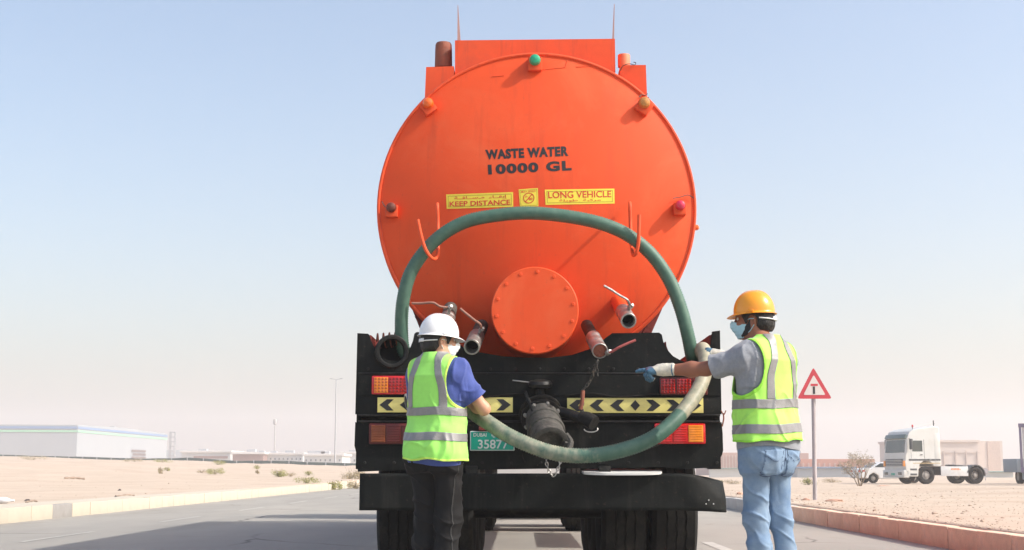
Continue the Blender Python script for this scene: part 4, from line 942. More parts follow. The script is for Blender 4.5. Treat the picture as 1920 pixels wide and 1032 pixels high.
def make_person(label, foot, yaw, scale, cfg):
    P = thing("person", label, "person", (foot[0], foot[1], 0), yaw, None, scale)
    inv = TM[P].inverted(); loc = lambda p: inv @ Vector(p)
    lean = Vector(cfg.get("lean", (0, 0, 0)))
    def bend(V):
        V = np.array(V, float); t = np.clip(V[:, 2] - .85, 0, 2); V[:, 0] += lean.x * t; V[:, 1] += lean.y * t; return V
    def unbend(p): t = max(0, p.z - .85); return Vector((p.x - lean.x * t, p.y - lean.y * t, p.z))
    SL, SR = Vector((-.172, -.01, 1.395)), Vector((.172, -.01, 1.395))
    sh = cfg.get("shoulder", {}); SL = SL + Vector(sh.get("L", (0, 0, 0))); SR = SR + Vector(sh.get("R", (0, 0, 0)))
    EL, WL, ER, WR = [unbend(loc(cfg[k])) for k in ("EL", "WL", "ER", "WR")]
    piv = Vector((0, .012, 1.50)); hy, hp_ = cfg["head"]
    HR = Matrix.Rotation(hy, 3, 'Z') @ Matrix.Rotation(hp_, 3, 'X'); hz = cfg.get("hz", 0.0)
    hf = Vector((0, cfg.get("hfwd", 0), 0)); piv = piv + hf * .6
    H = lambda x, y, z: piv + hf * .4 + HR @ (Vector((x, y, z + hz)) - (piv - hf * .6))
    HRn = np.array(HR)
    B = SDF()
    B.torso(SKINT, 1.485, .34)
    B.cone((-.12, -.015, 1.40), (.12, -.015, 1.40), .07, .07, .04)
    B.cone((0, -.012, 1.42), H(0, -.008, 1.585), .066, .058, .05)
    for S_ in (SL, SR): B.cone((math.copysign(.04, S_.x), -.02, 1.475), S_ + Vector((0, 0, .02)), .05, .045, .05)
    # head
    B.ell(H(0, -.012, 1.645), (.077, .096, .100), HRn, .03); B.ell(H(0, -.048, 1.625), (.066, .06, .075), HRn, .03)
    B.ell(H(0, .022, 1.585), (.062, .068, .065), HRn, .03); B.ell(H(0, .055, 1.548), (.038, .036, .032), HRn, .03); B.cone(H(-.03, .03, 1.545), H(-.056, -.005, 1.572), .024, .022, .03); B.cone(H(.03, .03, 1.545), H(.056, -.005, 1.572), .024, .022, .03)
    B.ell(H(0, .074, 1.662), (.058, .024, .016), HRn, .025); B.cone(H(0, .086, 1.648), H(0, .108, 1.607), .010, .0145, .018); B.ell(H(-.014, .094, 1.602), (.010, .012, .009), HRn, .01); B.ell(H(.014, .094, 1.602), (.010, .012, .009), HRn, .01)
    for sx in (-1, 1):
        B.ell(H(sx * .032, .093, 1.637), (.017, .014, .011), HRn, .012, -1)
        B.ell(H(sx * .045, .066, 1.605), (.022, .025, .018), HRn, .025)
        B.ell(H(sx * .079, -.012, 1.612), (.009, .020, .033), np.array(HR @ Matrix.Rotation(sx * .35, 3, 'Z') @ Matrix.Rotation(.2, 3, 'X')), .008); B.ell(H(sx * .086, -.008, 1.616), (.008, .010, .018), HRn, .006, -1)
        B.cone(H(sx * .02, .088, 1.572), H(0, .093, 1.573), .007, .008, .012)
    # arms
    for S_, E_, W_ in ((SL, EL, WL), (SR, ER, WR)):
        B.cone(S_, E_, .047, .038, .04); B.ell(S_.lerp(E_, .38) + Vector((0, 0, 0)), (.043, .043, .055), None, .05); f_ = (W_ - E_)
        B.cone(E_, E_ + f_ * .38, .037, .042, .03); B.cone(E_ + f_ * .38, W_, .042, .029, .03)
    for hd_ in cfg.get("hands", []):
        w_ = WL if hd_["side"] == "L" else WR
        hand(B, w_, inv.to_3x3() @ Vector(hd_["d"]), inv.to_3x3() @ Vector(hd_["n"]), hd_["thumb"], hd_["curl"], hd_.get("tc", .7))
    # legs
    legs = cfg["legs"]; 
    for s_, K_, A_ in ((-1, Vector(legs["KL"]), Vector(legs["AL"])), (1, Vector(legs["KR"]), Vector(legs["AR"]))):
        hp0 = Vector((s_ * .088, -.005, .90)); B.cone(hp0, K_, .074, .044, .04); B.cone(K_, K_.lerp(A_, .35) + Vector((0, -.006, 0)), .044, .044, .03); B.cone(K_.lerp(A_, .3), A_, .042, .032, .03); B.cone(A_, A_ + Vector((0, .12, -.05)), .036, .032, .03)
    V, F = B.mesh(cfg.get("res", .006)); V = bend(V)
    mesh_obj("body", V, F.tolist(), cfg["skin"], P, 180, local=True)
    bH = lambda x, y, z: Vector(bend(np.array([tuple(H(x, y, z))]))[0])
    for sx in (-1, 1):
        c_ = bH(sx * .032, .080, 1.637); e = MB().lathe([(-.011, 0), (-.008, .008), (0, .0112), (.007, .009), (.0105, .004), (.011, 0)], c_, HR @ Vector((0, 1, 0)), 14).build("eye", M_eye, P, local=True)
        MB().lathe([(.0085, .0065), (.0112, .0045), (.0116, 0)], c_, HR @ Vector((0, 1, 0)), 12).build("iris", M_iris, e, local=True)
        MB().tube([bH(sx * x_, .094 - .012 * abs(x_ - .02) / .03, z_) for x_, z_ in ((.014, 1.656), (.026, 1.661), (.04, 1.660), (.05, 1.654))], [.0045, .0055, .005, .003], 6).build("eyebrow", cfg["hair"], P, local=True)
    # hair: skull shell cut to a hairline
    Q = SDF(); Q.ell(H(0, -.012, 1.645), (.077, .096, .100), HRn, .03); Q.ell(H(0, -.048, 1.622), (.066, .062, .080), HRn, .03); Q.ell(H(0, -.055, 1.585), (.055, .045, .055), HRn, .03)
    V, F = Q.mesh(.005, infl=.011); R_ = np.array(HR.inverted()); Lh_ = (V - np.array(piv + hf * .4)) @ R_.T + np.array(piv - hf * .6) - np.array([0, 0, hz])
    x_, y_, z_ = Lh_[:, 0], Lh_[:, 1], Lh_[:, 2]
    hairline = np.interp(y_, [-.13, -.05, -.03, .0, .03, .055, .08], [cfg.get("nape", 1.545), cfg.get("nape", 1.545) + .01, 1.585, 1.62, 1.60, 1.655, 1.69])
    ear = .030 - np.sqrt(((y_ + .010) / 1.0) ** 2 + ((z_ - 1.612) / 1.3) ** 2); ear = np.where(np.abs(x_) > .05, ear, -1)
    g = np.maximum(hairline - z_, ear); N_ = vnormals(V, F); V = V + N_ * (.003 * vnoise(Lh_ * np.array([60, 60, 25])))[:, None]
    V = V - N_ * (.0035 * np.clip(1 - (z_ - hairline) / .03, 0, 1) * (y_ < .0))[:, None]
    V, F = clip(V, F, g); shell("hair", bend(V), F, cfg["hair"], P, .004)
    if cfg.get("beard"):
        Q = SDF(); Q.ell(H(0, .022, 1.585), (.062, .068, .065), HRn, .03); Q.ell(H(0, .055, 1.548), (.038, .036, .032), HRn, .03); Q.cone(H(-.03, .03, 1.545), H(-.056, -.005, 1.572), .024, .022, .03); Q.cone(H(.03, .03, 1.545), H(.056, -.005, 1.572), .024, .022, .03); Q.ell(H(0, -.012, 1.645), (.077, .096, .100), HRn, .03)
        V, F = Q.mesh(.005, infl=.0045); Lh_ = (V - np.array(piv + hf * .4)) @ R_.T + np.array(piv - hf * .6) - np.array([0, 0, hz]); x_, y_, z_ = Lh_[:, 0], Lh_[:, 1], Lh_[:, 2]
        up_ = np.interp(y_, [-.02, .0, .02, .05, .1], [1.63, 1.635, 1.60, 1.575, 1.575]); g = np.maximum(z_ - up_, np.maximum(.002 - y_, 1.53 - z_ - .3 * (y_ - .05)))
        V, F = clip(V, F, g); shell("beard", bend(V), F, cfg["hair"], P, .003)
    # face mask
    Q = SDF(); Q.ell(H(0, .022, 1.585), (.062, .068, .065), HRn, .03); Q.ell(H(0, .055, 1.548), (.040, .040, .034), HRn, .03); Q.cone(H(0, .086, 1.640), H(0, .108, 1.605), .014, .02, .04); Q.ell(H(0, .05, 1.60), (.055, .062, .05), HRn, .03)
    V, F = Q.mesh(.004, infl=.007); Lh_ = (V - np.array(piv + hf * .4)) @ R_.T + np.array(piv - hf * .6) - np.array([0, 0, hz]); x_, y_, z_ = Lh_[:, 0], Lh_[:, 1], Lh_[:, 2]
    N_ = vnormals(V, F); V = V + N_ * (.0011 * np.sin((z_ - 1.52) * 2 * math.pi / .022) * np.clip(1.6 - np.abs(x_) / .05, 0, 1) * (y_ > .03))[:, None]
    edge_y = .030 + .0 * z_; topz = 1.632 - 3.2 * np.abs(x_) * np.abs(x_) * 2; g = np.maximum.reduce([edge_y - y_, z_ - topz, (1.522 + .25 * np.clip(.06 - y_, 0, 1)) - z_])
    V, F = clip(V, F, g); mk = shell("face_mask", bend(V), F, cfg["mask"], P, .002)
    for sx in (-1, 1):
        for z0 in (1.615, 1.545):
            MB().tube(bez([bH(sx * .060, .034, z0), bH(sx * .078, .008, z0 + (.012 if z0 > 1.58 else .012)), bH(sx * .090, -.020, 1.625 if z0 > 1.58 else 1.590)], 5), .0022, 6).build("ear_loop", cfg["mask"], mk, local=True)
    HM = Matrix.Translation(bH(0, -.010, cfg["hat"]["z"])) @ (HR @ Matrix.Rotation(cfg["hat"].get("tilt", 0), 3, 'X')).to_4x4()
    hat = helmet(P, HM, cfg["hat"]["m"], cfg["hat"]["h"], cfg["hat"]["a"], cfg["hat"]["b"], cfg["hat"]["brim"], cfg["hat"]["ridge"], M_strap)
    if cfg["hat"].get("dot"):
        t_ = cfg["hat"]["dot"]; dv = Vector((math.cos(t_) * cfg["hat"]["a"] * .97, math.sin(t_) * cfg["hat"]["b"] * .97, cfg["hat"]["h"] * .24)); nn = Vector((math.cos(t_), math.sin(t_), .2)).normalized()
        MB().lathe([(0.0, .013), (.0025, .013), (.0025, .008), (.0025, .008)], HM @ dv, HM.to_3x3() @ nn, 16).build("logo_dot", M_logo, hat, local=True)
    # shirt
    Q = SDF(); tb = [(z, a_ + .004 + (.006 if z < 1.1 else 0), b_ + .002 + (.006 if z < 1.1 else 0), c_) for z, a_, b_, c_ in SKINT]; tb[0] = (.78,) + tb[0][1:]
    Q.torso(tb, 1.495, .33); [Q.ell((s_ * .07, -.066, .91), (.090, .080, .105), None, .05) for s_ in (-1, 1)]; Q.cone((-.12, -.015, 1.40), (.12, -.015, 1.40), .07, .07, .04); cuffs = []
    for S_, E_, fr_ in ((SL, EL, cfg["sleeve"][0]), (SR, ER, cfg["sleeve"][1])):
        Q.cone((math.copysign(.04, S_.x), -.02, 1.475), S_ + Vector((0, 0, .02)), .05, .048, .05); e_ = S_.lerp(E_, fr_ + .12); Q.cone(S_, e_, .054, .062, .05); cuffs.append((S_.lerp(E_, fr_), (E_ - S_).normalized(), S_))
    V, F = Q.mesh(.0065, infl=.009)
    N_ = vnormals(V, F); am = cfg.get("fold", 1.0) * np.where((np.abs(V[:, 0]) > .16) & (V[:, 2] > 1.22) | (V[:, 1] > .16), 1.0, .18)
    V = V + N_ * (am * (.007 * np.maximum(vnoise(V * np.array([15, 15, 15]), 5.3), -.2) + .006 * np.maximum(vnoise(V * np.array([26, 26, 9]), 1.7), -.2)))[:, None]
    V = V + N_ * (am * .0055 * (1 - np.abs(vnoise(V * np.array([9, 9, 9]) + .35 * vnoise(V * 6, 2.2)[:, None], 3.9))) ** 6)[:, None]
    g = (cfg["shirt_hem"] + .012 * np.sin(np.arctan2(V[:, 1], V[:, 0]) * 2)) - V[:, 2]
    for c_, d_, S_ in cuffs:
        a_ = (V - np.array(c_)) @ np.array(d_); near = np.linalg.norm(V - np.array(c_), axis=1) < .20; g = np.where(near & (((V - np.array(S_)) @ np.array(d_)) > 0), np.maximum(g, a_), g)
    nk = np.array(H(0, -.01, 1.55)); nk[0:2] *= .5
    g = np.maximum(g, .075 - np.sqrt((V[:, 0] / .95) ** 2 + ((V[:, 1] - .02) / 1.0) ** 2 + ((V[:, 2] - 1.535) / 1.05) ** 2)); g = np.maximum(g, V[:, 2] - 1.51)
    V, F = clip(V, F, g); shell("t_shirt", bend(V), F, cfg["shirt"], P, .003)
    # vest
    Q = SDF(); vt = [(z, max(a_ + (.015 if z < 1.15 else .006), cfg["vest_w"]), max(b_ + (.018 if z < 1.15 else .006), cfg["vest_d"][0] if z < 1.3 else cfg["vest_d"][1]), c_) for z, a_, b_, c_ in SKINT]; vt[-1] = (1.46, .172, .088, -.012); vt[-2] = (1.38, cfg["vest_w"] + .012, .122, -.01); vt[0] = (.76,) + vt[0][1:]
    Q.torso(vt, 1.512, .30, n=2.5); [Q.ell((s_ * .065, -.062, .93), (.095, .091, .15), None, .06) for s_ in (-1, 1)]; Q.cone((-.11, -.02, 1.415), (.11, -.02, 1.415), .07, .07, .04); Q.cone((0, -.012, 1.46), (0, -.006, 1.53), .072, .066, .04)
    V, F = Q.mesh(.006, infl=.015); N_ = vnormals(V, F)
    low_ = np.clip((1.35 - V[:, 2]) / .3, .15, 1)
    V = V + N_ * ((.014 * np.maximum(vnoise(V * np.array([11, 11, 3.2]), cfg["seed"]), -.35) + .0045 * vnoise(V * np.array([30, 30, 8]), cfg["seed"] + 3) + .006 * np.maximum(0, vnoise(np.stack([V[:, 0] * 9 + V[:, 2] * 9, V[:, 1] * 9, V[:, 2] * 14 - V[:, 0] * 9], 1), cfg["seed"] + 7))) * low_)[:, None]
    V = V + N_ * (.012 * low_ * (1 - np.abs(vnoise(np.stack([V[:, 0] * 7 + V[:, 2] * 3, V[:, 1] * 7, V[:, 2] * 4.5 - V[:, 0] * 4], 1) + .4 * vnoise(V * 7, 8.1)[:, None], cfg["seed"] + 1.3))) ** 8)[:, None]
    hem = cfg["hem"][0] + cfg["hem"][1] * V[:, 0] + .006 * np.sin(V[:, 0] * 30)
    g = hem - V[:, 2]
    ah = cfg["armhole"]
    for sx in (-1, 1):
        zc, yc = 1.335 + ah.get("dz", 0), .0
        e_ = 1 - np.sqrt(((V[:, 1] - yc) / ah["y"]) ** 2 + ((V[:, 2] - zc) / ah["z"]) ** 2 + (np.clip(.165 - sx * V[:, 0], 0, 1) / .06) ** 2); e_ = e_ * .1
        g = np.maximum(g, np.where(sx * V[:, 0] > .06, e_, -1)); g = np.maximum(g, np.where(V[:, 2] > 1.33, sx * V[:, 0] - .170, -1))
    g = np.maximum(g, V[:, 2] - (1.53 - .10 * np.clip((V[:, 1] + .02) / .07, 0, 1)))
    front = np.where(V[:, 1] > .02, np.maximum(0, 1) * (.07 - np.abs(V[:, 0]) - (1.52 - V[:, 2]) * .42), -1); g = np.maximum(g, np.where(V[:, 2] > 1.3, front, -1))
    Vv, Fv = clip(V, F, g); vest = shell("safety_vest", bend(Vv), Fv, cfg["vest"], P, .004)
    # seam piping along the armholes and hem
    Nv = vnormals(Vv, Fv)
    def band(name, gg, m, off=.0035):
        V2, F2 = clip(Vv + Nv * off, Fv, gg)
        if len(F2): shell(name, bend(V2), F2, m, vest, .002)
    tz = cfg["tape_z"]
    for z0, sl in tz: band("reflective_tape", np.abs(Vv[:, 2] - z0 - sl * Vv[:, 0] - .004 * np.sin(Vv[:, 0] * 17)) - cfg["tape_w"], M_tape)
    for x0 in cfg["tape_x"]:
        xx = Vv[:, 0] - x0 + .045 * np.sign(x0) * sstep(1.26, 1.50, Vv[:, 2])
        band("reflective_tape", np.maximum(np.abs(xx) - cfg["tape_w"] * .92, tz[0][0] + tz[0][1] * x0 + cfg["tape_w"] * .9 - Vv[:, 2]), M_tape, .0038)
    # edge binding: strips of the vest next to its cut edges
    ge = np.full(len(Vv), 9.0); 
    for sx in (-1, 1):
        zc = 1.335 + ah.get("dz", 0); e_ = (1 - np.sqrt((Vv[:, 1] / ah["y"]) ** 2 + ((Vv[:, 2] - zc) / ah["z"]) ** 2 + (np.clip(.165 - sx * Vv[:, 0], 0, 1) / .06) ** 2)) * .1
        e_ = np.where(sx * Vv[:, 0] > .06, e_, -1); e_ = np.maximum(e_, np.where(Vv[:, 2] > 1.33, sx * Vv[:, 0] - .170, -1)); ge = np.minimum(ge, -e_)
    hem2 = cfg["hem"][0] + cfg["hem"][1] * Vv[:, 0] + .006 * np.sin(Vv[:, 0] * 30)
    ga = ge
    for side_ in (-1, 1): band("armhole_binding", np.where(side_ * Vv[:, 0] > .05, ga - .011, 1.0), cfg["bind"], .0025)
    band("hem_binding", (Vv[:, 2] - hem2) - .011, cfg["bind"], .0026)
    # trousers
    Q = SDF(); dr = cfg.get("drop", 0)
    Q.torso([(.80 - dr, .150, .108, -.005), (.90 - dr * .5, .168, .116, -.012), (1.0, .158, .106, -.002), (1.06, .150, .10, 0)], 1.08, 0.0, .04)
    lr = cfg["leg_r"]
    for s_, K_, A_ in ((-1, Vector(legs["KL"]), Vector(legs["AL"])), (1, Vector(legs["KR"]), Vector(legs["AR"]))):
        hp0 = Vector((s_ * .090, -.005, .89)); Q.ell((s_ * .075, -.070, .90 - dr), (.085, .075, .095), None, .05); Q.cone(hp0, K_, cfg.get("thigh", .084), lr[0], .045); Q.cone(K_, A_ + Vector((0, 0, -.03)), lr[0], lr[1], .04)
    V, F = Q.mesh(.0065, infl=.004); N_ = vnormals(V, F); zz = V[:, 2]; fa = cfg["fold_leg"]
    side = np.where(V[:, 0] > 0, 5.0, 0.0)
    w1 = np.maximum(vnoise(np.stack([V[:, 0] * 9 + side, V[:, 1] * 9, zz * 26 + V[:, 0] * 14], 1)), -.1); w2 = np.maximum(vnoise(np.stack([V[:, 0] * 20 + side, V[:, 1] * 20, zz * 6], 1), 4.1), -.3); w3 = np.maximum(vnoise(np.stack([V[:, 0] * 16 - zz * 12 + side, V[:, 1] * 12, zz * 18], 1), 9.2), -.1)
    V = V + N_ * (fa * (.012 * w1 * np.clip((.66 - zz) / .2, .1, 1) + .007 * w2 + .010 * w3 * np.clip(1 - np.abs(zz - .80) / .14, .2, 1)))[:, None]
    V = V + N_ * (fa * .008 * (1 - np.abs(vnoise(np.stack([V[:, 0] * 7 + side, V[:, 1] * 7, zz * 11 + V[:, 0] * 7], 1) + .4 * vnoise(V * 6, 6.6)[:, None], 2.4))) ** 7)[:, None]
    V, F = clip(V, F, np.maximum(.055 - zz, zz - 1.05)); tro = shell("trousers", V, F, cfg["pants"], P, .003)
    Nt = vnormals(V, F)
    def tband(name, gg, m, off):
        V2, F2 = clip(V + Nt * off, F, gg)
        if len(F2): shell(name, V2, F2, m, tro, .002)
    if cfg.get("pockets"):
        bk = V[:, 1] < -.01
        for sx in (-1, 1):
            u = (V[:, 0] - sx * .084) / .066; v = (V[:, 2] - .80) / .075
            dd = np.maximum(np.abs(u) - 1 + .12 * np.clip(-v, 0, 1), np.maximum(v - 1, -v - 1 + .35 * u * u)); dd = np.where(bk, dd, 1.0)
            tband("back_pocket", dd, cfg["pants"], .003)
            ring_ = np.abs(dd + .06) - .022; tband("stitch_line", np.where(dd < .02, ring_, 1), cfg["stitch"], .0048)
            cv = np.abs(v - .35 - .18 * np.cos(u * 3.1) * -1) - .022; tband("stitch_line", np.maximum(dd, cv), cfg["stitch"], .005)
        tband("seam", np.where((V[:, 2] > .78) & (V[:, 1] < 0), np.abs(V[:, 0]) - .0025, 1), cfg["stitch"], .002)
    if cfg.get("piping"):
        tband("side_piping", np.where((V[:, 0] > .115) & (V[:, 2] < .93), np.abs(V[:, 1] + .035) - .0025, 1.0), cfg["piping"], .003)
    for A_ in (Vector(legs["AL"]), Vector(legs["AR"])):
        Q = SDF(); Q.ell(A_ + Vector((0, .03, -.045)), (.045, .075, .045), None, .03); Q.ell(A_ + Vector((0, .12, -.055)), (.048, .085, .032), None, .04); Q.cone(A_ + Vector((0, -.02, .02)), A_ + Vector((0, -.03, -.05)), .045, .042, .03)
        V2, F2 = Q.mesh(.008); V2[:, 2] = np.maximum(V2[:, 2], .004); sh_ = mesh_obj("shoe", V2, F2.tolist(), M_shoe, P, 180, local=True)
    return P, inv, lean
M_strap = mat("headband_plastic", (0.75, 0.75, 0.74), .5, var=.03); M_logo = mat("helmet_logo", (0.10, 0.32, 0.48), .4)
M_tape = mat("reflective_tape", (0.25, 0.245, 0.245), .45, metal=.15, var=.08, scale=30, bump=.15, bscale=200)
M_shoe = mat("shoe_leather", (0.03, 0.028, 0.025), .6)
M_vest1 = mat("vest_green", (0.36, 0.86, 0.15), .8, var=.04, scale=30, bump=.12, bscale=350, sheen=.15)
M_vest2 = mat("vest_lime", (0.44, 0.90, 0.13), .8, var=.04, scale=30, bump=.12, bscale=350, sheen=.15)
M_bind1 = mat("vest_binding_yellow", (0.62, 0.88, 0.14), .7); M_bind2 = mat("vest_binding_green", (0.33, 0.80, 0.06), .7)
M_bluesh = mat("blue_jersey", (0.045, 0.075, 0.29), .8, var=.1, scale=40, bump=.15, bscale=300, sheen=.2)
M_greysh = mat("grey_jersey", (0.27, 0.285, 0.315), .85, var=.1, scale=60, bump=.15, bscale=300, sheen=.2)
M_blackp = mat("black_cotton", (0.0085, 0.008, 0.0085), .8, var=.15, scale=30, bump=.1, bscale=200, spec=.3)
M_denim = mat("washed_denim", (0.135, 0.225, 0.37), .85, scale=7, col2=(0.25, 0.345, 0.46), bump=.25, bscale=350, dirt=(0.36, 0.43, 0.50), dirt_amt=.55, dirt_scale=4)
M_stitch = mat("denim_stitch", (0.07, 0.11, 0.20), .8); M_pipe = mat("pale_piping", (0.035, 0.034, 0.033), .7)
M_hair = mat("black_hair", (0.010, 0.009, 0.009), .55, var=.3, scale=80, bump=.5, bscale=160, stretch=(1, 1, .3))
M_skin1 = skin_mat("skin_tan", (0.56, 0.30, 0.19)); M_skin2 = skin_mat("skin_brown", (0.30, 0.12, 0.07))
M_mwhite = mat("mask_white", (0.74, 0.77, 0.76), .85, var=.03, scale=40, bump=.1, bscale=200); M_mblue = mat("mask_pale_blue", (0.42, 0.66, 0.74), .85, var=.04, scale=40, bump=.1, bscale=200)
M_hatw = mat("hard_hat_white", (0.80, 0.80, 0.80), .28, var=.02, scale=4, coat=.3); M_haty = mat("hard_hat_yellow", (0.86, 0.33, 0.012), .28, var=.03, scale=4, coat=.3, dirt=(0.7, 0.27, 0.01), dirt_amt=.4)
GRIP = [(.5, 1.0, .7)] * 4
Yl = 8.52
f1 = W(817, 882, Yl)
pl, invl, leanl = make_person("man in white hard hat, green vest and black trousers standing behind the truck, looking right", (f1.x, Yl), math.radians(-28), 1.0, dict(
    EL=W(790, 785, Yl + .27), WL=W(822, 765, Yl + .40), ER=W(907, 767, Yl - .02), WR=W(878, 754, Yl + .22), shoulder={"R": (-.022, .01, -.005), "L": (.03, .055, 0)},
    head=(math.radians(-38), math.radians(-4)), hz=-.018, lean=(.0, .02, 0), nape=1.532, hfwd=.02,
    hands=[dict(side="R", d=(-.75, .35, -.2), n=(0, .2, -1), thumb=-1, curl=GRIP), dict(side="L", d=(.75, .45, -.2), n=(0, .2, -1), thumb=1, curl=GRIP)],
    legs=dict(KL=(-.075, .035, .49), AL=(-.085, -.01, .09), KR=(.082, .03, .49), AR=(.075, -.03, .09)), skin=M_skin1, hair=M_hair, mask=M_mwhite, res=.0055,
    hat=dict(m=M_hatw, z=1.668, h=.130, a=.112, b=.128, brim=.034, ridge=.004, tilt=0.0, dot=math.radians(200)), shirt=M_bluesh, sleeve=(.66, .70), shirt_hem=.835, fold=1.5,
    vest=M_vest1, bind=M_bind1, vest_w=.163, vest_d=(.118, .112), seed=2.3, hem=(.862, -.02), armhole=dict(y=.135, z=.165, dz=.01), tape_z=[(1.160, -.03), (1.005, -.03)], tape_x=(-.122, .115), tape_w=.025,
    pants=M_blackp, leg_r=(.070, .062), fold_leg=1.2, piping=M_pipe))
Yr = 8.22
f2 = W(1436, 882, Yr); yw = math.radians(38)
pr_, invr, leanr = make_person("man in yellow hard hat, lime vest and washed jeans pointing at the truck", (f2.x, Yr), yw, 1.05, dict(
    EL=W(1325, 692, Yr + .02), WL=W(1252, 694, Yr + .10), ER=W(1400, 690, Yr + .62), WR=W(1352, 668, Yr + .80), shoulder={"L": (.015, .02, .0), "R": (-.018, .045, 0)},
    head=(math.radians(32), math.radians(-3)), hz=0.0, lean=(.0, -.015, 0), nape=1.548, beard=True, hfwd=.075, drop=.045,
    legs=dict(KL=(-.045, .045, .49), AL=(-.015, .0, .09), KR=(.125, .02, .49), AR=(.172, -.04, .09)), skin=M_skin2, hair=M_hair, mask=M_mblue, res=.006,
    hat=dict(m=M_haty, z=1.676, h=.122, a=.108, b=.120, brim=.030, ridge=.008, tilt=0.02), shirt=M_greysh, sleeve=(.80, .7), shirt_hem=.885, fold=1.8,
    vest=M_vest2, bind=M_bind2, vest_w=.172, vest_d=(.128, .118), seed=11.7, hem=(.925, .04), armhole=dict(y=.140, z=.165, dz=.01), tape_z=[(1.135, .02), (.995, .03)], tape_x=(-.092, .105), tape_w=.026,
    pants=M_denim, leg_r=(.058, .047), fold_leg=1.1, pockets=True, thigh=.077, stitch=M_stitch))
# gloves of the pointing man
M_gblue = mat("glove_blue_latex", (0.045, 0.125, 0.20), .4, var=.3, scale=40, bump=.25, bscale=120, dirt=(0.10, 0.2, 0.28), dirt_amt=.5, dirt_scale=15); M_gwhite = mat("glove_cotton", (0.62, 0.58, 0.48), .85, var=.1, scale=50, bump=.2, bscale=250, dirt=(0.07, 0.14, 0.26), dirt_amt=.8, dirt_scale=9)
def glove(w_world, d, n, thumb, curl, tc, parent, inv, lab, cuff_dir, elbow):
    Q = SDF(); w = Vector(w_world); hand(Q, w, d, n, thumb, curl, tc, 1.08, .03, .008, .0015)
    cd_ = Vector(cuff_dir).normalized(); Q.cone(w + Vector(d).normalized() * .03, w + cd_ * .005, .034, .034, .02); Q.cone(w, w + cd_ * .045, .034, .040, .02)
    V, F = Q.mesh(.0032); N_ = vnormals(V, F); V = V + N_ * (.0015 * vnoise(V * 70))[:, None]
    along = (V - np.array(w)) @ np.array(Vector(d).normalized()); up_ = V[:, 2] - w.z
    g = (along - .062 - .012 * np.sin(up_ * 60))
    M4 = np.array(inv); tr = lambda A: A @ M4[:3, :3].T + M4[:3, 3]
    Vc, Fc = clip(V, F, g); o = mesh_obj("glove", tr(Vc), Fc.tolist(), M_gwhite, parent, 180, local=True); o["label"] = lab
    Vb, Fb = clip(V, F, -g); mesh_obj("rubber_coating", tr(Vb), Fb.tolist(), M_gblue, o, 180, local=True)
    c = w + cd_ * .046; MB().lathe([(0, .038), (.006, .0415), (.012, .038)], c, cd_, 20).xform(inv).build("cuff_hem", M_gblue, o, local=True)
wl = W(1246, 693.5, Yr + .105); el = W(1325, 692, Yr + .02)
glove(wl, (-1, .10, -.06), (.05, .3, -1), -1, [(.05, .06, .05), (.9, 1.0, .6), (1.1, 1.1, .6), (1.2, 1.1, .6)], .55, pr_, invr, "blue and white work glove pointing at the truck", el - wl, el)
wr = W(1352, 668, Yr + .80); er = W(1400, 690, Yr + .62)
glove(wr, (-.80, .05, .12), (-.1, .75, -.2), 1, [(.7, .9, .6)] * 4, .4, pr_, invr, "blue work glove gripping the hose", er - wr, er)
# phone holster clipped at the waist
hb_ = W(1424, 848, Yr - .10); MB().box(invr @ hb_, (.035, .03, .07), Euler((0, .3, 0)).to_matrix(), .006).build("belt_pouch", M_blk2, pr_, local=True)
# ------------------------------------------------------------------ warning sign on the right verge
Ys = 27.0
sb = gp(1526, Ys); z0 = sb.z
M_post = mat("sign_post", (0.42, 0.39, 0.40), .6, metal=.2, var=.2, scale=8, dirt=(0.25, 0.2, 0.2), dirt_amt=.6, dirt_scale=4, stretch=(1, 1, .4))
M_sred = mat("sign_red", (0.56, 0.055, 0.075), .5, var=.06); M_swh = mat("sign_white", (0.70, 0.66, 0.62), .5, var=.04); M_sblk = mat("sign_black", (0.03, 0.03, 0.035), .5)
sg = thing("warning_sign", "triangular red bordered dead end warning sign on a grey post", "sign", (sb.x, Ys, z0))
MB().tube([(sb.x, Ys, z0 - .3), W(1524.5, 700, Ys)], .042, 14).build("post", M_post, sg)
def tri(grow, Y, m, name, par):
    c = W(1527.5, 728, Y); pts = [W(1495, 748, Y), W(1560, 748, Y), W(1525, 689, Y)]
    cen = (pts[0] + pts[1] + pts[2]) / 3
    P3 = []
    for i, p in enumerate(pts):
        a_, b_ = pts[i - 1], pts[(i + 1) % 3]; q = cen + (p - cen) * grow; da = (a_ - p).normalized(); db = (b_ - p).normalized(); r_ = .05 * grow
        P3 += [q + da * r_, q + (da + db) * r_ * .22, q + db * r_]
    return MB().prism([(p.x, p.z) for p in P3], Y, Y + .006).build(name, m, par)
bd = tri(1.0, Ys - .06, M_sred, "sign_plate", sg); tri(.64, Ys - .064, M_swh, "sign_face", bd)
a = W(1520, 720, Ys - .068); b = W(1533.5, 724, Ys - .068); MB().box2((a.x, Ys - .068, b.z), (b.x, Ys - .065, a.z)).build("red_bar", M_sred, bd)
a = W(1524, 725, Ys - .068); b = W(1528.5, 739, Ys - .068); MB().box2((a.x, Ys - .068, b.z), (b.x, Ys - .065, a.z)).build("black_bar", M_sblk, bd)
MB().box2((sb.x - .06, Ys - .055, W(1525, 735, Ys).z), (sb.x + .03, Ys + .05, W(1525, 732, Ys).z)).build("clamp", M_post, sg)

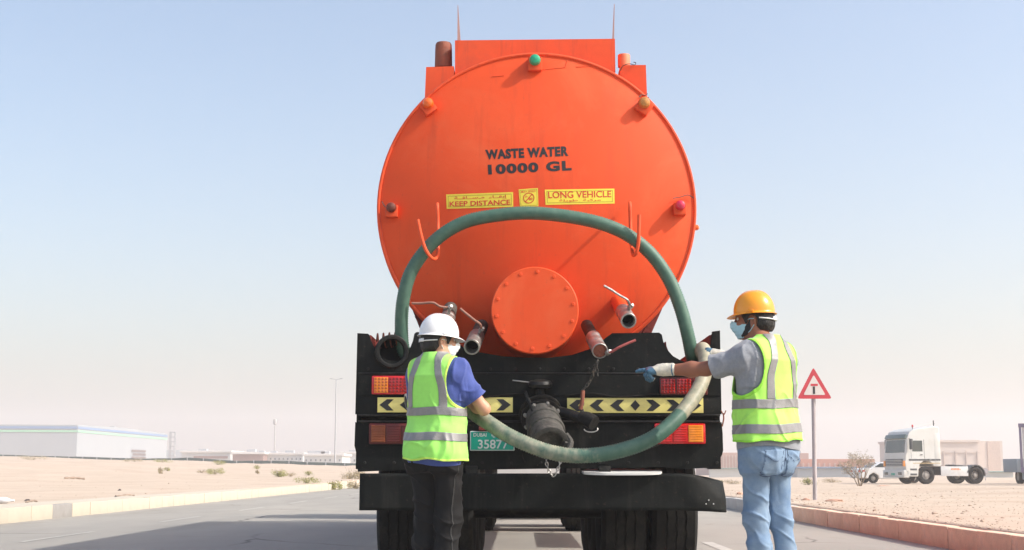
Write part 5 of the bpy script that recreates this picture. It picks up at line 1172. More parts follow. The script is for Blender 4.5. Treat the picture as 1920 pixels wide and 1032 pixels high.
# ------------------------------------------------------------------ parked tractor unit
Yv = 82.0
tb_ = gp(1750, Yv); tz = tb_.z
trk = thing("tractor_unit", "white parked tractor unit without trailer on the sand beyond the sign", "truck", (W(1696, 880, Yv).x, Yv, tz), math.radians(14), None, 1.05)
def loc_build(mb_, name, m, parent, **k): return mb_.build(name, m, parent, local=True, **k)
def sideprism(pts, y0, y1): return MB().prism(pts, y0, y1)
# local: x backwards from the front bumper, y across (0 near side .. 2.45 far side), z up
M_tw = mat("truck_white", (0.60, 0.60, 0.575), .4, var=.05, scale=2, dirt=(0.55, 0.5, 0.42), dirt_amt=.5, dirt_scale=1.2); M_tgrey = mat("truck_dark_grey", (0.07, 0.075, 0.08), .6, var=.2); M_skirt = mat("truck_side_skirt", (0.60, 0.61, 0.62), .5, var=.06, dirt=(0.45, 0.38, 0.3), dirt_amt=.5)
cabp = [(.10, .55), (.04, 1.25), (.10, 1.75), (.20, 2.55), (.42, 2.98), (.75, 3.12), (1.9, 3.28), (2.02, 3.30), (2.30, 3.22), (2.36, 1.05), (1.95, 1.05), (1.88, .98), (1.80, 1.12), (1.55, 1.30), (1.25, 1.30), (1.0, 1.14), (.90, .85), (.86, .42), (.12, .42)]
cb = sideprism(cabp, 0.0, 2.40).build("cab", M_tw, trk, local=True)
bv = cb.modifiers.new("bevel", 'BEVEL'); bv.width = .06; bv.segments = 3; bv.limit_method = 'ANGLE'; bv.angle_limit = math.radians(40)
MB().add([(.112, .12, 1.78), (.112, 2.28, 1.78), (.205, 2.28, 2.50), (.205, .12, 2.50)], [(0, 1, 2, 3)]).build("windscreen", M_glass, cb, local=True).location = (-.018, 0, 0)
MB().box((.24, 1.2, 2.66), (.22, 2.3, .26), Euler((0, .45, 0)).to_matrix(), .04).build("sun_visor", mat("visor_tint", (0.12, 0.16, 0.15), .3), cb, local=True)
MB().add([(.52, -.006, 1.84), (1.18, -.006, 1.84), (1.18, -.006, 2.46), (.60, -.006, 2.46)], [(0, 1, 2, 3)]).build("side_window", M_glass, cb, local=True)
MB().add([(.42, -.004, .62), (1.0, -.004, 1.2), (1.26, -.004, 1.36), (1.26, -.004, 2.52), (.46, -.004, 2.52), (.34, -.004, 1.75)], [(0, 1, 2, 3, 4, 5)]).build("door", mat("door_white", (0.62, 0.62, 0.60), .4), cb, local=True)
for x_ in (.44, 1.27): MB().box2((x_, -.010, 1.44), (x_ + .018, -.003, 2.52)).build("door_gap", M_tgrey, cb, local=True)
for y_ in (-.32, 2.48): MB().box2((.30, y_, 1.95), (.42, y_ + .24, 2.55), .04).build("mirror", M_tgrey, cb, local=True); MB().tube([(.36, y_ + .12, 2.52), (.36, .1 if y_ < 0 else 2.3, 2.6)], .02, 6).build("mirror_arm", M_tgrey, cb, local=True)
for y_ in (.7, 1.5): MB().tube([(.10, y_, 1.76), (.13, y_ + .45, 1.98)], .012, 5).build("wiper", M_tgrey, cb, local=True)
for z_ in (.50, .78): MB().box2((.36, -.012, z_), (.78, .02, z_ + .10), .01).build("cab_step", M_tgrey, cb, local=True)
for k in range(3): MB().box2((1.30 + .3 * k, -.012, 1.345), (1.42 + .3 * k, -.0125 + .012, 1.395)).build("side_marker", M_white, cb, local=True)
MB().box2((.55, -.012, 1.16), (2.3, -.004, 1.20)).build("gold_stripe", mat("gold_stripe", (0.5, 0.38, 0.2), .6), cb, local=True)
MB().box((1.1, -.02, 1.66), (.14, .03, .04), None, .008).build("door_handle", M_tgrey, cb, local=True)
MB().box2((.30, -.012, 1.32), (2.3, -.002, 1.42)).build("side_stripe", M_tgrey, cb, local=True)
MB().box2((.02, .25, 1.02), (.08, 2.15, 1.42), .01).build("grille", M_tgrey, cb, local=True)
gr_ = MB()
for k in range(4): gr_.box2((.008, .3, 1.06 + k * .09), (.025, 2.1, 1.09 + k * .09))
gr_.build("grille_bars", M_tw, cb, local=True)
for y in (.02, 2.2): MB().box2((-.005, y, 1.0), (.10, y + .18, 1.32), .02).build("indicator_lamp", M_lamb, cb, local=True)
MB().box2((-.06, 0.0, .36), (.30, 2.4, .80), .06).build("front_bumper", M_tw, trk, local=True)
for y in (.22, 1.78): MB().box2((-.07, y, .52), (-.055, y + .4, .68), .01).build("headlamp", M_glass, trk, local=True)
MB().box2((-.075, 1.0, .5), (-.06, 1.42, .62), .005).build("number_plate", M_pgreen, trk, local=True)
MB().box2((1.92, -.01, 1.0), (2.32, .3, 2.9), .05).build("side_fairing", M_tw, trk, local=True)
MB().box2((2.30, .0, .45), (4.05, .05, 1.0), .02).build("side_skirt", M_skirt, trk, local=True)
mk_ = MB(); rt = random.Random(5)
for k in range(7): mk_.box2((2.95 + k * .09, -.006, .80), (2.95 + k * .09 + .06, -.001, .80 + rt.uniform(.06, .10)))
mk_.build("orange_marking", mat("orange_marking", (0.7, 0.22, 0.05), .6), trk, local=True)
for y in (.75, 1.6): MB().box2((1.0, y, .62), (5.2, y + .09, .86), .01).build("chassis_rail", M_tgrey, trk, local=True)
MB().box((4.0, 1.2, 1.04), (.95, .8, .09), Euler((0, .06, 0)).to_matrix(), .03).build("fifth_wheel", M_tgrey, trk, local=True)
MB().box2((2.36, .1, .5), (2.5, 2.3, 1.0), .01).build("deck_front", M_tgrey, trk, local=True)
def small_wheel(parent, x, y, z, r, w):
    e = bpy.data.objects.new("wheel", None); COL.objects.link(e); e.parent = parent; e.location = (x, y, z); e.rotation_euler = (0, 0, -math.pi / 2); s_ = r / TYR; e.scale = (w / TYW, s_, s_)
    shared("tyre", ty_me, e); o = shared("rim", rim_me, e)
for x, ww in ((1.40, .33), (4.55, .6)):
    for y in (.16, 2.24): small_wheel(trk, x, y + (.12 if ww > .4 and y < 1 else -.12 if ww > .4 else 0), .50, .50, ww)
for y0, y1 in ((-.02, .55), (1.85, 2.42)):
    pts = [(4.55 + .60 * math.cos(t), .50 + .60 * math.sin(t)) for t in np.linspace(-.05, math.pi - .25, 14)]; pts2 = [(4.55 + .55 * math.cos(t), .50 + .55 * math.sin(t)) for t in np.linspace(math.pi - .25, -.05, 14)]
    MB().prism(pts + pts2, y0, y1).build("mudguard", M_tgrey, trk, local=True)
MB().lathe([(0, .05), (.12, .05), (.16, .03), (.16, 0)], (1.30, 1.2, 3.24), (0, 0, 1), 10).build("beacon", M_lred, trk, local=True)
MB().tube([(.9, .25, 3.2), (2.2, .25, 3.46)], .012, 6).build("roof_bar", M_steel, trk, local=True); MB().tube([(2.1, .25, 3.25), (2.1, .25, 3.62)], .035, 8).build("exhaust_stack", M_tgrey, trk, local=True)
MB().tube([(.72, .2, 3.1), (.72, .2, 3.28)], .018, 6).build("aerial", M_tgrey, trk, local=True)

# ------------------------------------------------------------------ white saloon behind the tractor
Yc = 88.0; cb0 = gp(1664, Yc)
car = thing("parked_car", "white saloon car half hidden behind the parked tractor unit", "car", (cb0.x - 1.75, Yc, cb0.z), math.radians(8))
body = [(.0, .45), (.02, .80), (.10, .92), (.75, .98), (1.25, 1.27), (1.5, 1.33), (2.5, 1.33), (2.75, 1.28), (3.4, 1.0), (4.3, .86), (4.45, .70), (4.45, .38), (4.0, .30), (3.95, .5), (3.65, .66), (3.35, .5), (3.3, .27), (1.25, .27), (1.2, .5), (.9, .66), (.6, .5), (.55, .30), (.1, .32)]
bo = sideprism(body, 0, 1.7).build("body", mat("car_white", (0.70, 0.71, 0.72), .3, var=.02, coat=.5), car, local=True)
bv = bo.modifiers.new("bevel", 'BEVEL'); bv.width = .07; bv.segments = 3; bv.limit_method = 'ANGLE'; bv.angle_limit = math.radians(40)
MB().add([(.95, -.008, 1.02), (1.95, -.008, 1.02), (1.95, -.008, 1.27), (1.36, -.008, 1.27)], [(0, 1, 2, 3)]).build("side_window", M_glass, bo, local=True)
MB().add([(2.05, -.008, 1.02), (3.15, -.008, 1.02), (2.66, -.008, 1.27), (2.05, -.008, 1.27)], [(0, 1, 2, 3)]).build("side_window", M_glass, bo, local=True)
MB().add([(.78, .15, 1.0), (.78, 1.55, 1.0), (1.20, 1.45, 1.25), (1.20, .25, 1.25)], [(0, 1, 2, 3)]).build("rear_window", M_glass, bo, local=True).location = (-.03, 0, .02)
for y in (.02, 1.38): MB().box2((-.01, y, .72), (.10, y + .3, .84), .01).build("tail_lamp", M_lred, bo, local=True)
MB().box2((.12, -.006, .74), (.30, .01, .82), .004).build("tail_lamp", M_lred, bo, local=True)
for x in (.9, 3.65):
    for y in (.12, 1.58): small_wheel(car, x, y, .32, .32, .2)
MB().box2((-.05, .05, .32), (.2, 1.65, .55), .05).build("rear_bumper", mat("car_bumper", (0.62, 0.63, 0.64), .4), bo, local=True)

# ------------------------------------------------------------------ right edge: box trailers
M_bgrey = mat("trailer_blue_grey", (0.20, 0.25, 0.30), .6, var=.08, scale=1); M_purple = mat("trailer_frame", (0.20, 0.17, 0.26), .5); M_cream = mat("trailer_cream", (0.62, 0.60, 0.58), .6)
Yq = 84.0; p = gp(1903, Yq); q0 = W(1906, 860.5, Yq); q1_ = W(1990, 903, Yq)
tr1 = thing("box_trailer", "low blue grey box trailer at the right edge of the picture", "trailer", (p.x, Yq, p.z))
MB().box2((q0.x, Yq, q1_.z + .55), (q1_.x + 6, Yq + 2.4, q0.z), .02).build("box_body", M_bgrey, tr1)
rb = MB()
for k in range(6): x = q0.x + .2 + k * .35; rb.box2((x, Yq - .02, q1_.z + .6), (x + .05, Yq, q0.z - .05))
rb.build("ribs", M_bgrey, tr1); MB().box2((q0.x + .4, Yq + .1, q1_.z + .1), (q1_.x, Yq + .3, q1_.z + .56), .02).build("underrun_bar", M_bgrey, tr1)
for k in range(2):
    e = bpy.data.objects.new("wheel", None); COL.objects.link(e); e.parent = tr1; e.matrix_parent_inverse = TM[tr1].inverted(); e.location = (q0.x + .7 + k * 1.3, Yq + 1.5, p.z + .45); e.scale = (1, .88, .88); shared("tyre", ty_me, e); shared("rim", rim_me, e)
Yq2 = 78.0; p = gp(1930, Yq2); q0 = W(1914, 795, Yq2)
tr2 = thing("curtain_trailer", "tall pale trailer with a purple frame cut off by the right edge", "trailer", (W(1914, 880, Yq2).x, Yq2, p.z), math.radians(-24))
hq = q0.z - p.z
MB().box2((.16, .05, 1.0), (9, 2.4, hq - .15), .02).build("box_body", M_cream, tr2, local=True)
MB().box2((0, 0, .95), (.13, .12, hq), .01).build("corner_post", M_purple, tr2, local=True); MB().box2((-.02, -.02, hq - .2), (9.1, .1, hq + .02), .02).build("top_rail", M_purple, tr2, local=True); MB().box2((0, -.02, .7), (9.1, .1, 1.0), .02).build("sill", M_purple, tr2, local=True)
for x_ in (.9, 2.2): small_wheel(tr2, x_, .35, .48, .48, .33)

# ------------------------------------------------------------------ far buildings
M_cladding = mat("warehouse_cladding", (0.33, 0.36, 0.39), .6, var=.03, scale=.2, bump=.1, bscale=2); M_sblue = mat("stripe_blue", (0.16, 0.26, 0.44), .6); M_sgreen = mat("stripe_green", (0.28, 0.55, 0.38), .6); M_louv = mat("louvre_brown", (0.14, 0.10, 0.10), .7)  # one even cladding colour for all walls, roof and vents
C0 = W(143, 855, 400); C1 = W(312, 855, 500); CL = W(-260, 855, 392); zb_ = 1.0
htop = W(143, 797, 400).z; ztr = W(311, 817, 500).z; zap = W(243, 797, 458).z
wh = thing("warehouse", "large white warehouse with blue and green roofline stripes at far left", "warehouse", (C0.x, C0.y, zb_))
he_ = htop
d1 = Vector((C1.x - C0.x, C1.y - C0.y, 0)); dl = Vector((CL.x - C0.x, CL.y - C0.y, 0)); L1 = d1.length
A_ = Vector((C0.x, C0.y, 0)); B_ = A_ + d1; D_ = A_ + dl; E_ = B_ + dl; mid_ = A_ + d1 * .5
zt1 = htop; rg = zt1 + .55
def v3(p, z): return (p.x, p.y, z)
w_ = MB(); w_.add([v3(A_, zb_), v3(B_, zb_), v3(B_, zt1), v3(mid_, rg), v3(A_, zt1)], [(0, 1, 2, 3, 4)]); w_.add([v3(A_, zb_), v3(D_, zb_), v3(D_, zt1), v3(A_, zt1)], [(0, 1, 2, 3)]); w_.add([v3(B_, zb_), v3(E_, zb_), v3(E_, zt1), v3(B_, zt1)], [(0, 1, 2, 3)]); Dm = mid_ + dl; w_.add([v3(D_, zb_), v3(E_, zb_), v3(E_, zt1), v3(Dm, rg), v3(D_, zt1)], [(0, 1, 2, 3, 4)])
wall = w_.build("wall", M_cladding, wh, smooth=None)
r_ = MB(); r_.add([v3(A_, zt1), v3(mid_, rg), v3(Dm, rg), v3(D_, zt1), v3(B_, zt1), v3(E_, zt1)], [(0, 1, 2, 3), (1, 4, 5, 2)]); r_.build("roof", M_cladding, wh, smooth=None)
def band3(p, q, z0, z1, m, name, out_, parent=wall):
    n_ = Vector(((q - p).y, -(q - p).x, 0)).normalized() * out_; p = p + n_; q = q + n_
    return MB().add([v3(p, z0), v3(q, z0), v3(q, z1), v3(p, z1)], [(0, 1, 2, 3)]).build(name, m, parent, smooth=None)
for p_, q_, o_ in ((A_, B_, .15), (D_, A_, .15)):
    band3(p_, q_, zt1 - 1.15, zt1 - .45, M_sblue, "blue_stripe", o_); band3(p_, q_, zt1 - 2.15, zt1 - 1.55, M_sgreen, "green_stripe", o_)
band3(D_, A_ + dl * .09, zb_ + 2.6, zb_ + 3.1, M_sblue, "low_stripe", .15)
a0 = A_ + d1 * .55; a1 = A_ + d1 * .72
for k in range(5): band3(a0 if k != 3 else a0 + d1 * .015, a1, zb_ + 1.3 + k * 1.15, zb_ + 2.0 + k * 1.15, M_louv, "louvre", .3)
for k in range(7):
    c_ = A_ + dl * (.08 + k * .11) + d1 * .5; MB().box((c_.x, c_.y, rg + .25), (1.6, 1.6, .6), None, .1).build("roof_vent", M_cladding, wh)
M_frame = mat("steel_frame_grey", (0.42, 0.43, 0.45), .6)
fs = B_ + d1 * .02; o_ = MB()
for dx in (0, 1.7):
    for dy in (0, 1.7): o_.box2((fs.x + .3 + dx, fs.y + dy, zb_), (fs.x + .6 + dx, fs.y + .3 + dy, ztr + 1.5))
for z_ in np.arange(zb_ + 1.5, ztr + 1.6, 1.7): o_.box2((fs.x + .3, fs.y, z_), (fs.x + 2.3, fs.y + 2.0, z_ + .35))
tag(o_.build("stair_tower", M_frame), "grey open steel stair tower at the right end of the warehouse", "stair tower")
def far_building(label, name, x0, x1, yt, yb, Y, m, roofm=None, wins=(), depth=14, roof_h=.5, cat="building", units=(), sides=None):
    a = W(x0, yb, Y); b = W(x1, yt, Y); base = a.z - 2.5
    t = thing(name, label, cat, ((a.x + b.x) / 2, Y, base))
    w = MB().box2((a.x, Y, base), (b.x, Y + depth, b.z), .02).build("wall", m, t, smooth=None)
    if roofm: MB().box2((a.x - .4, Y - .4, b.z), (b.x + .4, Y + depth + .4, b.z + roof_h), .05).build("roof", roofm, t, smooth=None)
    for u0, u1, v0, v1, wm in wins:
        MB().box2((a.x + (b.x - a.x) * u0, Y - .12, a.z + (b.z - a.z) * v0), (a.x + (b.x - a.x) * u1, Y - .02, a.z + (b.z - a.z) * v1), .02).build("window", wm, w, smooth=None)
    for u, ww, hh in units:
        MB().box2((a.x + (b.x - a.x) * u, Y + 2, b.z), (a.x + (b.x - a.x) * u + ww, Y + 4, b.z + roof_h + hh * .45), .05).build("roof_unit", M_frame, t, smooth=None)
    return t
M_lowwhite = mat("low_building_white", (0.58, 0.59, 0.58), .7, var=.04, scale=.3); M_lowbrown = mat("low_building_brown", (0.30, 0.20, 0.18), .7, var=.1, scale=.4); M_roofp = mat("pale_roof", (0.66, 0.64, 0.62), .7); M_win = mat("far_window", (0.16, 0.18, 0.20), .3)
M_beige = mat("beige_render", (0.60, 0.52, 0.47), .8, var=.04, scale=.4); M_beige2 = mat("beige_joint", (0.52, 0.43, 0.38), .8); M_pink = mat("pink_brown_render", (0.46, 0.30, 0.26), .8, var=.06, scale=.4); M_brick = mat("red_brick_far", (0.46, 0.20, 0.14), .85, var=.08, scale=.5); M_bluew = mat("blue_grey_wall", (0.36, 0.40, 0.44), .7, var=.05, scale=.4); M_teal = mat("teal_sheet", (0.22, 0.34, 0.32), .7)
wn_ = lambda n, v0=.35, v1=.6, m=M_win: [( (k + .3) / n, (k + .62) / n, v0, v1, m) for k in range(n)]
far_building("low white building with a pale roof nearest the warehouse", "low_building", 340, 432, 849, 866, 330, M_lowwhite, M_roofp, [(.25, .95, .35, .62, M_lowbrown)], units=((.3, 2, 1),))
far_building("low dark brown shed between two white low buildings", "low_building", 436, 494, 852, 866, 320, M_lowbrown, M_roofp, units=((.4, 2, 1.5), (.8, 1.2, .8)))
far_building("long low white building with a row of small windows left of the light pole", "low_building", 496, 568, 853, 868, 325, M_lowwhite, M_roofp, wn_(9) + [(.2, .85, .02, .16, M_teal)], units=((.1, 1.5, .8), (.5, 2, 1.2)))
far_building("low white building directly behind the light pole", "low_building", 570, 642, 855, 872, 310, M_lowwhite, M_roofp, wn_(8, .4, .62) + [(.1, .4, .05, .2, M_teal)], units=((.05, 4, 1.5), (.4, 2, 1.2)))
far_building("pale low building half hidden by the truck's black tail", "low_building", 640, 760, 851, 872, 345, M_lowwhite, M_roofp, wn_(12, .3, .5), units=((.1, 2, 1),))
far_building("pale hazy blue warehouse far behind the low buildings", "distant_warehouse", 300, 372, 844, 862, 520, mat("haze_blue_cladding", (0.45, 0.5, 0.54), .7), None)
far_building("pinkish brown office block between the truck and the pointing man", "office_block", 1330, 1400, 849, 884, 260, M_pink, None, [( (k + .3) / 12, (k + .55) / 12, .12, .86, M_beige2) for k in range(12)], depth=20)
far_building("small square red brown tower block behind the sign post", "tower_block", 1500, 1516, 850, 884, 300, M_pink, None, depth=8)
far_building("long red brick building behind the sign post", "brick_building", 1502, 1640, 861, 886, 280, M_brick, None, wn_(14, .4, .7, M_pink), depth=16)
far_building("low blue grey wall building with a darker roof edge behind the bare shrub tree", "low_shed", 1495, 1600, 879, 890, 190, M_bluew, mat("slate_blue_roof", (0.16, 0.22, 0.32), .6), depth=8, roof_h=.25)
bb = far_building("large beige panelled building behind the parked tractor unit", "beige_building", 1700, 1835, 829, 893, 250, M_beige, None, [], depth=18)
a = W(1700, 893, 250); b = W(1835, 829, 250)
for px in (1752, 1769, 1791, 1811, 1832): q = W(px, 850, 250); MB().box2((q.x - .07, 249.85, a.z), (q.x + .07, 249.98, W(px, 846, 250).z)).build("panel_joint", M_beige2, bb)
for py in (850, 873): MB().box2((a.x, 249.86, W(1750, py, 250).z), (b.x, 249.97, W(1750, py - 1.2, 250).z)).build("panel_joint", M_beige2, bb)
MB().box2((a.x - .3, 249.7, b.z - .05), (b.x + .1, 268, b.z + .35)).build("parapet", M_beige, bb)
far_building("tall plain beige end block right of the panelled building", "beige_block", 1833, 1879, 827, 893, 252, M_beige, None, [(.42, .9, .0, .98, mat("beige_darker", (0.56, 0.45, 0.39), .8))], depth=16)
far_building("low boundary wall left of the blue grey box trailer", "boundary_wall", 1836, 1900, 886, 893, 170, M_lowwhite, M_teal, depth=.4, roof_h=.15, cat="wall")
far_building("low boundary wall with greenish base between truck and pointing man", "boundary_wall", 1330, 1420, 879, 886, 180, M_lowwhite, M_teal, depth=.4, roof_h=.1, cat="wall")
# green mesh fence along the left lot
M_gmesh = mat("green_mesh", (0.12, 0.17, 0.15), .85, var=.15, scale=1.0)
F0 = W(-40, 849, 215); F1 = W(720, 871, 168)
fn = thing("mesh_fence", "long low dark green mesh fence across the left horizon", "fence", (F0.x, F0.y, 0))
nf = 26
for k in range(nf):
    p = F0.lerp(F1, k / nf); q = F0.lerp(F1, (k + 1) / nf); zc = [T(p.x, p.y), T(q.x, q.y)]
    MB().add([(p.x, p.y, zc[0] - .6), (q.x, q.y, zc[1] - .6), (q.x, q.y, zc[1] + .36), (p.x, p.y, zc[0] + .36), (p.x, p.y + .08, zc[0] - .6), (q.x, q.y + .08, zc[1] - .6), (q.x, q.y + .08, zc[1] + .36), (p.x, p.y + .08, zc[0] + .36)], [(0, 1, 2, 3), (4, 7, 6, 5), (3, 2, 6, 7), (0, 3, 7, 4), (1, 5, 6, 2)]).build("fence_panel", M_gmesh, fn, smooth=None)
    MB().box2((p.x - .06, p.y - .12, zc[0] - .5), (p.x + .06, p.y - .01, zc[0] + .42)).build("fence_post", M_frame, fn, smooth=None)
# poles
Yp_ = 200.0; p = gp(628, Yp_); t_ = W(630.5, 712, Yp_)
lp = thing("light_pole", "tall thin grey street light pole left of the truck", "light pole", p)
M_pole = mat("pole_grey", (0.40, 0.41, 0.43), .5); MB().tube([p - Vector((0, 0, .5)), p.lerp(t_, .5), t_], [.14, .10, .07], 8).build("pole", M_pole, lp)
for s in (-1, 1): MB().tube([t_, t_ + Vector((s * .7, 0, .12))], .05, 6).build("arm", M_pole, lp); MB().box(t_ + Vector((s * .75, 0, .13)), (.45, .22, .12), None, .03).build("lamp_head", M_pole, lp)
Yp_ = 420.0; p = W(514.5, 866, Yp_); t_ = W(515.5, 795, Yp_)
lm = thing("mast", "faint distant mast with a round head above the low buildings", "mast", p)
M_mast = mat("mast_grey", (0.40, 0.39, 0.39), .7); MB().tube([p, t_], [.22, .16], 8).build("pole", M_mast, lm); MB().lathe([(-.3, .3), (0, .55), (1.3, .55), (1.5, .3), (1.5, 0)], t_, (0, 0, 1), 12).build("head", M_mast, lm)
Yp_ = 120; p = gp(1847, Yp_); t_ = W(1846.5, 884, Yp_)
sg2 = thing("round_sign", "tiny round sign seen from behind, right of the tractor's rear wheel", "sign", p); MB().tube([p, t_], .04, 6).build("post", M_post, sg2); MB().lathe([(0, .3), (.03, .3)], t_ + Vector((0, 0, .0)), (0, -1, 0), 14).build("disc", M_post, sg2)

# ------------------------------------------------------------------ shrubs, bare tree, debris
M_leafA = mat("shrub_green", (0.23, 0.25, 0.07), .85, scale=3, col2=(0.36, 0.34, 0.12), spec=.2); M_leafB = mat("shrub_dry", (0.34, 0.27, 0.17), .9, scale=3, col2=(0.42, 0.36, 0.22), spec=.2); M_twig = mat("twig", (0.30, 0.24, 0.17), .9)
def shrub(name, label, px, Y, wpx, hpx, m, seed, group="desert shrubs", n=420, dy=0.0):
    r = random.Random(seed); p = gp(px, Y); s_ = pxs(Y); w = 1.25 * wpx / s_; h = 1.2 * hpx / s_
    t = thing(name, label, "shrub", p, 0, group)
    tw = MB(); lf = MB()
    for k in range(16):
        a = r.uniform(0, 6.28); e = Vector((math.cos(a) * w * .42 * r.random(), math.sin(a) * w * .3 * r.random(), h * r.uniform(.5, .95))); tw.tube([p + Vector((e.x * .1, e.y * .1, -.04)), p + e * .5 + Vector((0, 0, .05 * h)), p + e], [.008 + .004 * h, .006, .003], 4, caps=False)
    lobes = [(Vector((r.uniform(-.38, .38) * w, r.uniform(-.3, .3) * w, r.uniform(.15, .55) * h)), r.uniform(.16, .30)) for _ in range(9)]
    for k in range(n):
        c, lr_ = r.choice(lobes); d = Vector((r.gauss(0, 1), r.gauss(0, 1), r.gauss(0, 1))).normalized() * (r.random() ** .45)
        q = c + Vector((d.x * w * lr_, d.y * w * lr_, d.z * h * lr_ * 1.5))
        if q.z < 0: q.z = -q.z * .4
        s2 = h * r.uniform(.04, .09); R = Euler((r.uniform(0, 6), r.uniform(0, 6), r.uniform(0, 6))).to_matrix()
        lf.add([p + q + R @ Vector(v) * s2 for v in ((-.35, 0, 0), (0, -.9, .1), (.35, 0, 0), (0, .9, .12))], [(0, 1, 2, 3)])
    tw.build("stems", M_twig, t, smooth=None, fix=False); lf.build("foliage", m, t, smooth=None, fix=False)
shr = [("small pale green shrub in the sand below the warehouse's right corner", 314, 92, 12, 8, 0), ("low green and dry shrub pair, leftmost under the low white building", 404, 78, 32, 12, 0), ("dry brown shrub just left of the green pair", 379, 80, 18, 7, 1), ("rounded bright green shrub standing alone in the middle of the left sand lot", 524, 74, 24, 15, 0), ("flat pale shrub right beside the rounded bright green one", 545, 76, 20, 8, 1),
       ("small green shrub between the rounded shrub and the light pole", 579, 82, 15, 9, 0), ("wide low yellow green shrub closest to the road's edge", 576, 55, 42, 14, 0), ("bright green leaning shrub below the light pole", 627, 57, 24, 19, 0), ("broad dry yellow shrub against the truck's tail", 655, 72, 48, 20, 1), ("dry bushy clump at the kerb under the truck's left corner", 668, 60, 26, 18, 1),
       ("pale shrub on the far sand ridge below the louvred wall", 252, 150, 30, 8, 1), ("yellow green shrub on the far sand ridge right of the warehouse", 305, 140, 26, 8, 0), ("green shrub on the ridge in front of the dark brown shed", 408, 125, 26, 9, 0), ("small green shrub on the ridge left of the rounded one", 481, 110, 18, 8, 0), ("faint dry shrub cluster on the ridge at far left", 60, 140, 40, 9, 1), ("tiny grey dry stalk shrub at mid left lot", 301, 75, 6, 12, 1), ("thin dry stalk beside the kerb shrub row", 483, 85, 8, 8, 1),
       ("yellow shrub just right of the pointing man's jeans", 1515, 78, 24, 14, 0), ("flat grey green shrub right of the sign post", 1560, 95, 40, 9, 1), ("dry brown shrub between truck and pointing man", 1372, 82, 26, 9, 1), ("pale tuft between the truck's corner and the dry brown shrub", 1345, 90, 20, 8, 0)]
for i, (lab, px, Y, w, h, k) in enumerate(shr): shrub("desert_shrub", lab, px, Y, w, h, (M_leafA, M_leafB)[k], 100 + i, n=900 if w > 20 else 500)
# leafless tree
def bare_tree(px, Y, hpx, label):
    p = gp(px, Y); h = hpx / pxs(Y); r = random.Random(11); t = thing("bare_tree", label, "tree", p)
    tr = MB(); cr_ = MB(); tips = []
    def grow(a, d, l, rad, lev):
        pts = [a]; q = a; dd = d
        for _ in range(3): dd = (dd + Vector((r.gauss(0, .12), r.gauss(0, .12), r.gauss(0.02, .08)))).normalized(); q = q + dd * l / 3; pts.append(q)
        (tr if lev < 2 else cr_).tube(pts, [rad, rad * .85, rad * .7, rad * .55], 5 if lev < 2 else 3, caps=False)
        if lev >= 4: tips.append(q); return
        for _ in range(3 if lev else 4): grow(pts[r.choice((2, 3, 3))], (dd + Vector((r.gauss(0, .55), r.gauss(0, .55), r.gauss(.08, .3)))).normalized(), l * r.uniform(.55, .8), rad * .55, lev + 1)
    for k in range(5): a = 6.28 * k / 5 + r.random(); grow(p + Vector((math.cos(a) * .06, math.sin(a) * .06, -.05)), Vector((math.cos(a) * .45, math.sin(a) * .45, 1)).normalized(), h * .34, .035, 0)
    for tip in tips:
        for _ in range(2):
            R = Euler((r.uniform(0, 6), r.uniform(0, 6), r.uniform(0, 6))).to_matrix(); o = Vector((r.gauss(0, .05), r.gauss(0, .05), r.gauss(0, .05))); cr_.add([tip + o + R @ Vector(v) * .045 for v in ((-.3, 0, 0), (0, -.8, 0), (.3, 0, 0), (0, .8, .1))], [(0, 1, 2, 3)])
    tr.build("trunk", M_bark, t, smooth=None, fix=False); cr_.build("crown", M_barkl, t, smooth=None, fix=False)
M_bark = mat("bark_pale", (0.26, 0.20, 0.14), .9); M_barkl = mat("twigs_pale", (0.33, 0.27, 0.19), .9)
bare_tree(1611, 70, 74, "nearly leafless shrub tree between the sign post and the white car")
# debris and rocks one can pick out
M_clod = mat("red_clod", (0.42, 0.24, 0.17), .95, scale=5, col2=(0.52, 0.33, 0.24), bump=.4, bscale=12); M_dark = mat("dark_debris", (0.10, 0.08, 0.07), .9); M_wood = mat("weathered_wood", (0.30, 0.23, 0.18), .9, scale=6)
def rock(name, label, px, Y, wpx, hpx, m, seed, cat="rock"):
    r = random.Random(seed); p = gp(px, Y); s_ = pxs(Y); mb_ = MB(); bm = bmesh.new(); bmesh.ops.create_icosphere(bm, subdivisions=3, radius=1.0); P0 = np.array([v.co[:] for v in bm.verts]); P1 = P0 * (1 + .35 * vnoise(P0 * 1.7, seed) + .15 * vnoise(P0 * 4, seed))[:, None]
    V = [p + Vector((v[0] * wpx / s_ / 2, v[1] * wpx / s_ / 2.4, v[2] * hpx / s_ / 1.6)) for v in P1]; F = [[v.index for v in f.verts] for f in bm.faces]; bm.free()
    tag(mesh_obj(name, V, F, m, None, 50), label, cat, "rocks on the sand")
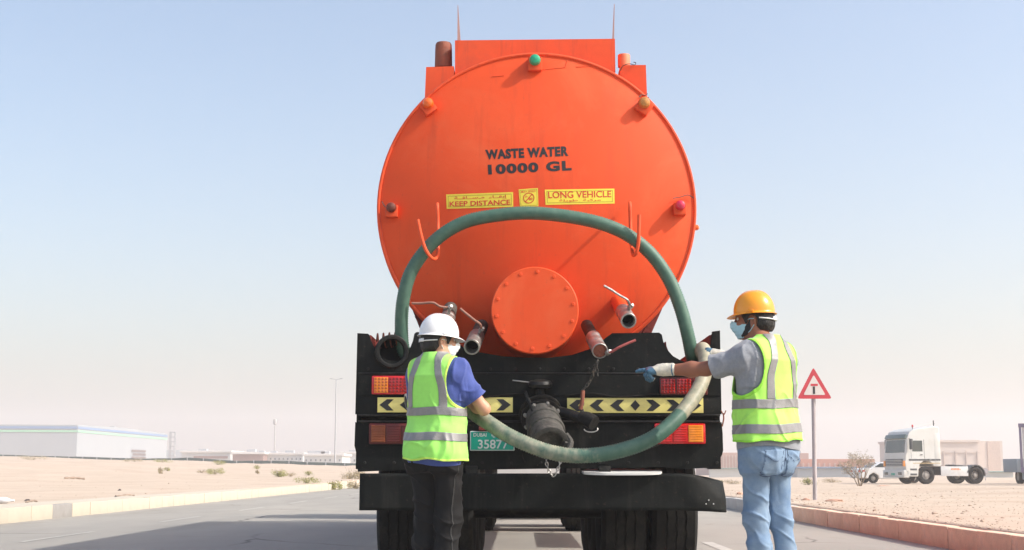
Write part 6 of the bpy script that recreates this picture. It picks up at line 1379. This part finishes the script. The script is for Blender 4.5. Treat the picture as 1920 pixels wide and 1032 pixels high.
for i, a in enumerate([("clod", "long red clay clod lying right of the sign post base", 1561, 25.5, 31, 8, M_clod), ("clod", "small red clod left of the sign post base", 1509, 26.5, 18, 6, M_clod), ("clod", "reddish clod beside the truck's bent bumper end", 1386, 33, 14, 8, M_clod), ("stone", "dark stone on the sand near the far left kerb joint", 54, 26, 11, 6, M_dark), ("stone", "small dark stone in the middle of the left sand", 226, 38, 7, 5, M_dark), ("stone", "dark stone with a twig by the left kerb", 219, 29, 7, 5, M_dark), ("clod", "flat dirt lump on sand in front of the tractor unit", 1655, 62, 26, 5, M_clod)]):
    rock(a[0], a[1], a[2], a[3], a[4], a[5], a[6], 20 + i)
def stick(label, px0, px1, Y, dy, r=.02):
    a = gp(px0, Y); b = gp(px1, Y + .6); m_ = (a + b) / 2 + Vector((0, 0, dy)); tag(MB().tube(bez([a + Vector((0, 0, .03)), m_ + Vector((0, .1, .03)), b + Vector((0, 0, .03))], 6), [r * (.5 + abs(math.sin(k))) for k in range(13)], 6).build("stick", M_wood), label, "stick", "sticks on the sand")
stick("long weathered branch lying on the sand below the warehouse", 121, 160, 58, .03, .04); stick("thin twig lying just behind the left kerb", 221, 254, 29, .02, .012); stick("thin dark stick on top of the left kerb edge near the bottle", 51, 72, 23.5, .02, .015)
Yb_ = 24.0; p = gp(9, Yb_); bot = thing("plastic_bottle", "crushed clear plastic bottle lying by the kerb at the far left", "bottle", p); M_pet = mat("clear_plastic", (0.68, 0.70, 0.72), .2, var=.05)
MB().lathe([(0, .05), (.01, .055), (.10, .058), (.13, .05), (.16, .058), (.24, .055), (.30, .03), (.32, .018), (.35, .018), (.35, 0)], p + Vector((-.2, 0, .06)), (1, .2, -.03), 16).build("bottle_body", M_pet, bot); MB().lathe([(0, .021), (.025, .021), (.025, 0)], p + Vector((.145, .07, .05)), (1, .2, -.03), 12).build("bottle_cap", M_white, bot)

# ------------------------------------------------------------------ air
hz_ = MB().box((0, 720, 27), (3200, 1660, 66)).build("haze", None, smooth=None)
hm = bpy.data.materials.new("haze"); hm.use_nodes = True; nt = hm.node_tree; nt.nodes.clear(); om = nt.nodes.new("ShaderNodeOutputMaterial"); pv = nt.nodes.new("ShaderNodeVolumePrincipled")
pv.inputs["Color"].default_value = (0.915, 0.895, 0.905, 1); pv.inputs["Density"].default_value = 0.00105; pv.inputs["Anisotropy"].default_value = 0.2; nt.links.new(pv.outputs[0], om.inputs["Volume"])
hz_.data.materials.clear(); hz_.data.materials.append(hm); tag(hz_, "pale dusty haze filling the air", "haze", kind="stuff")
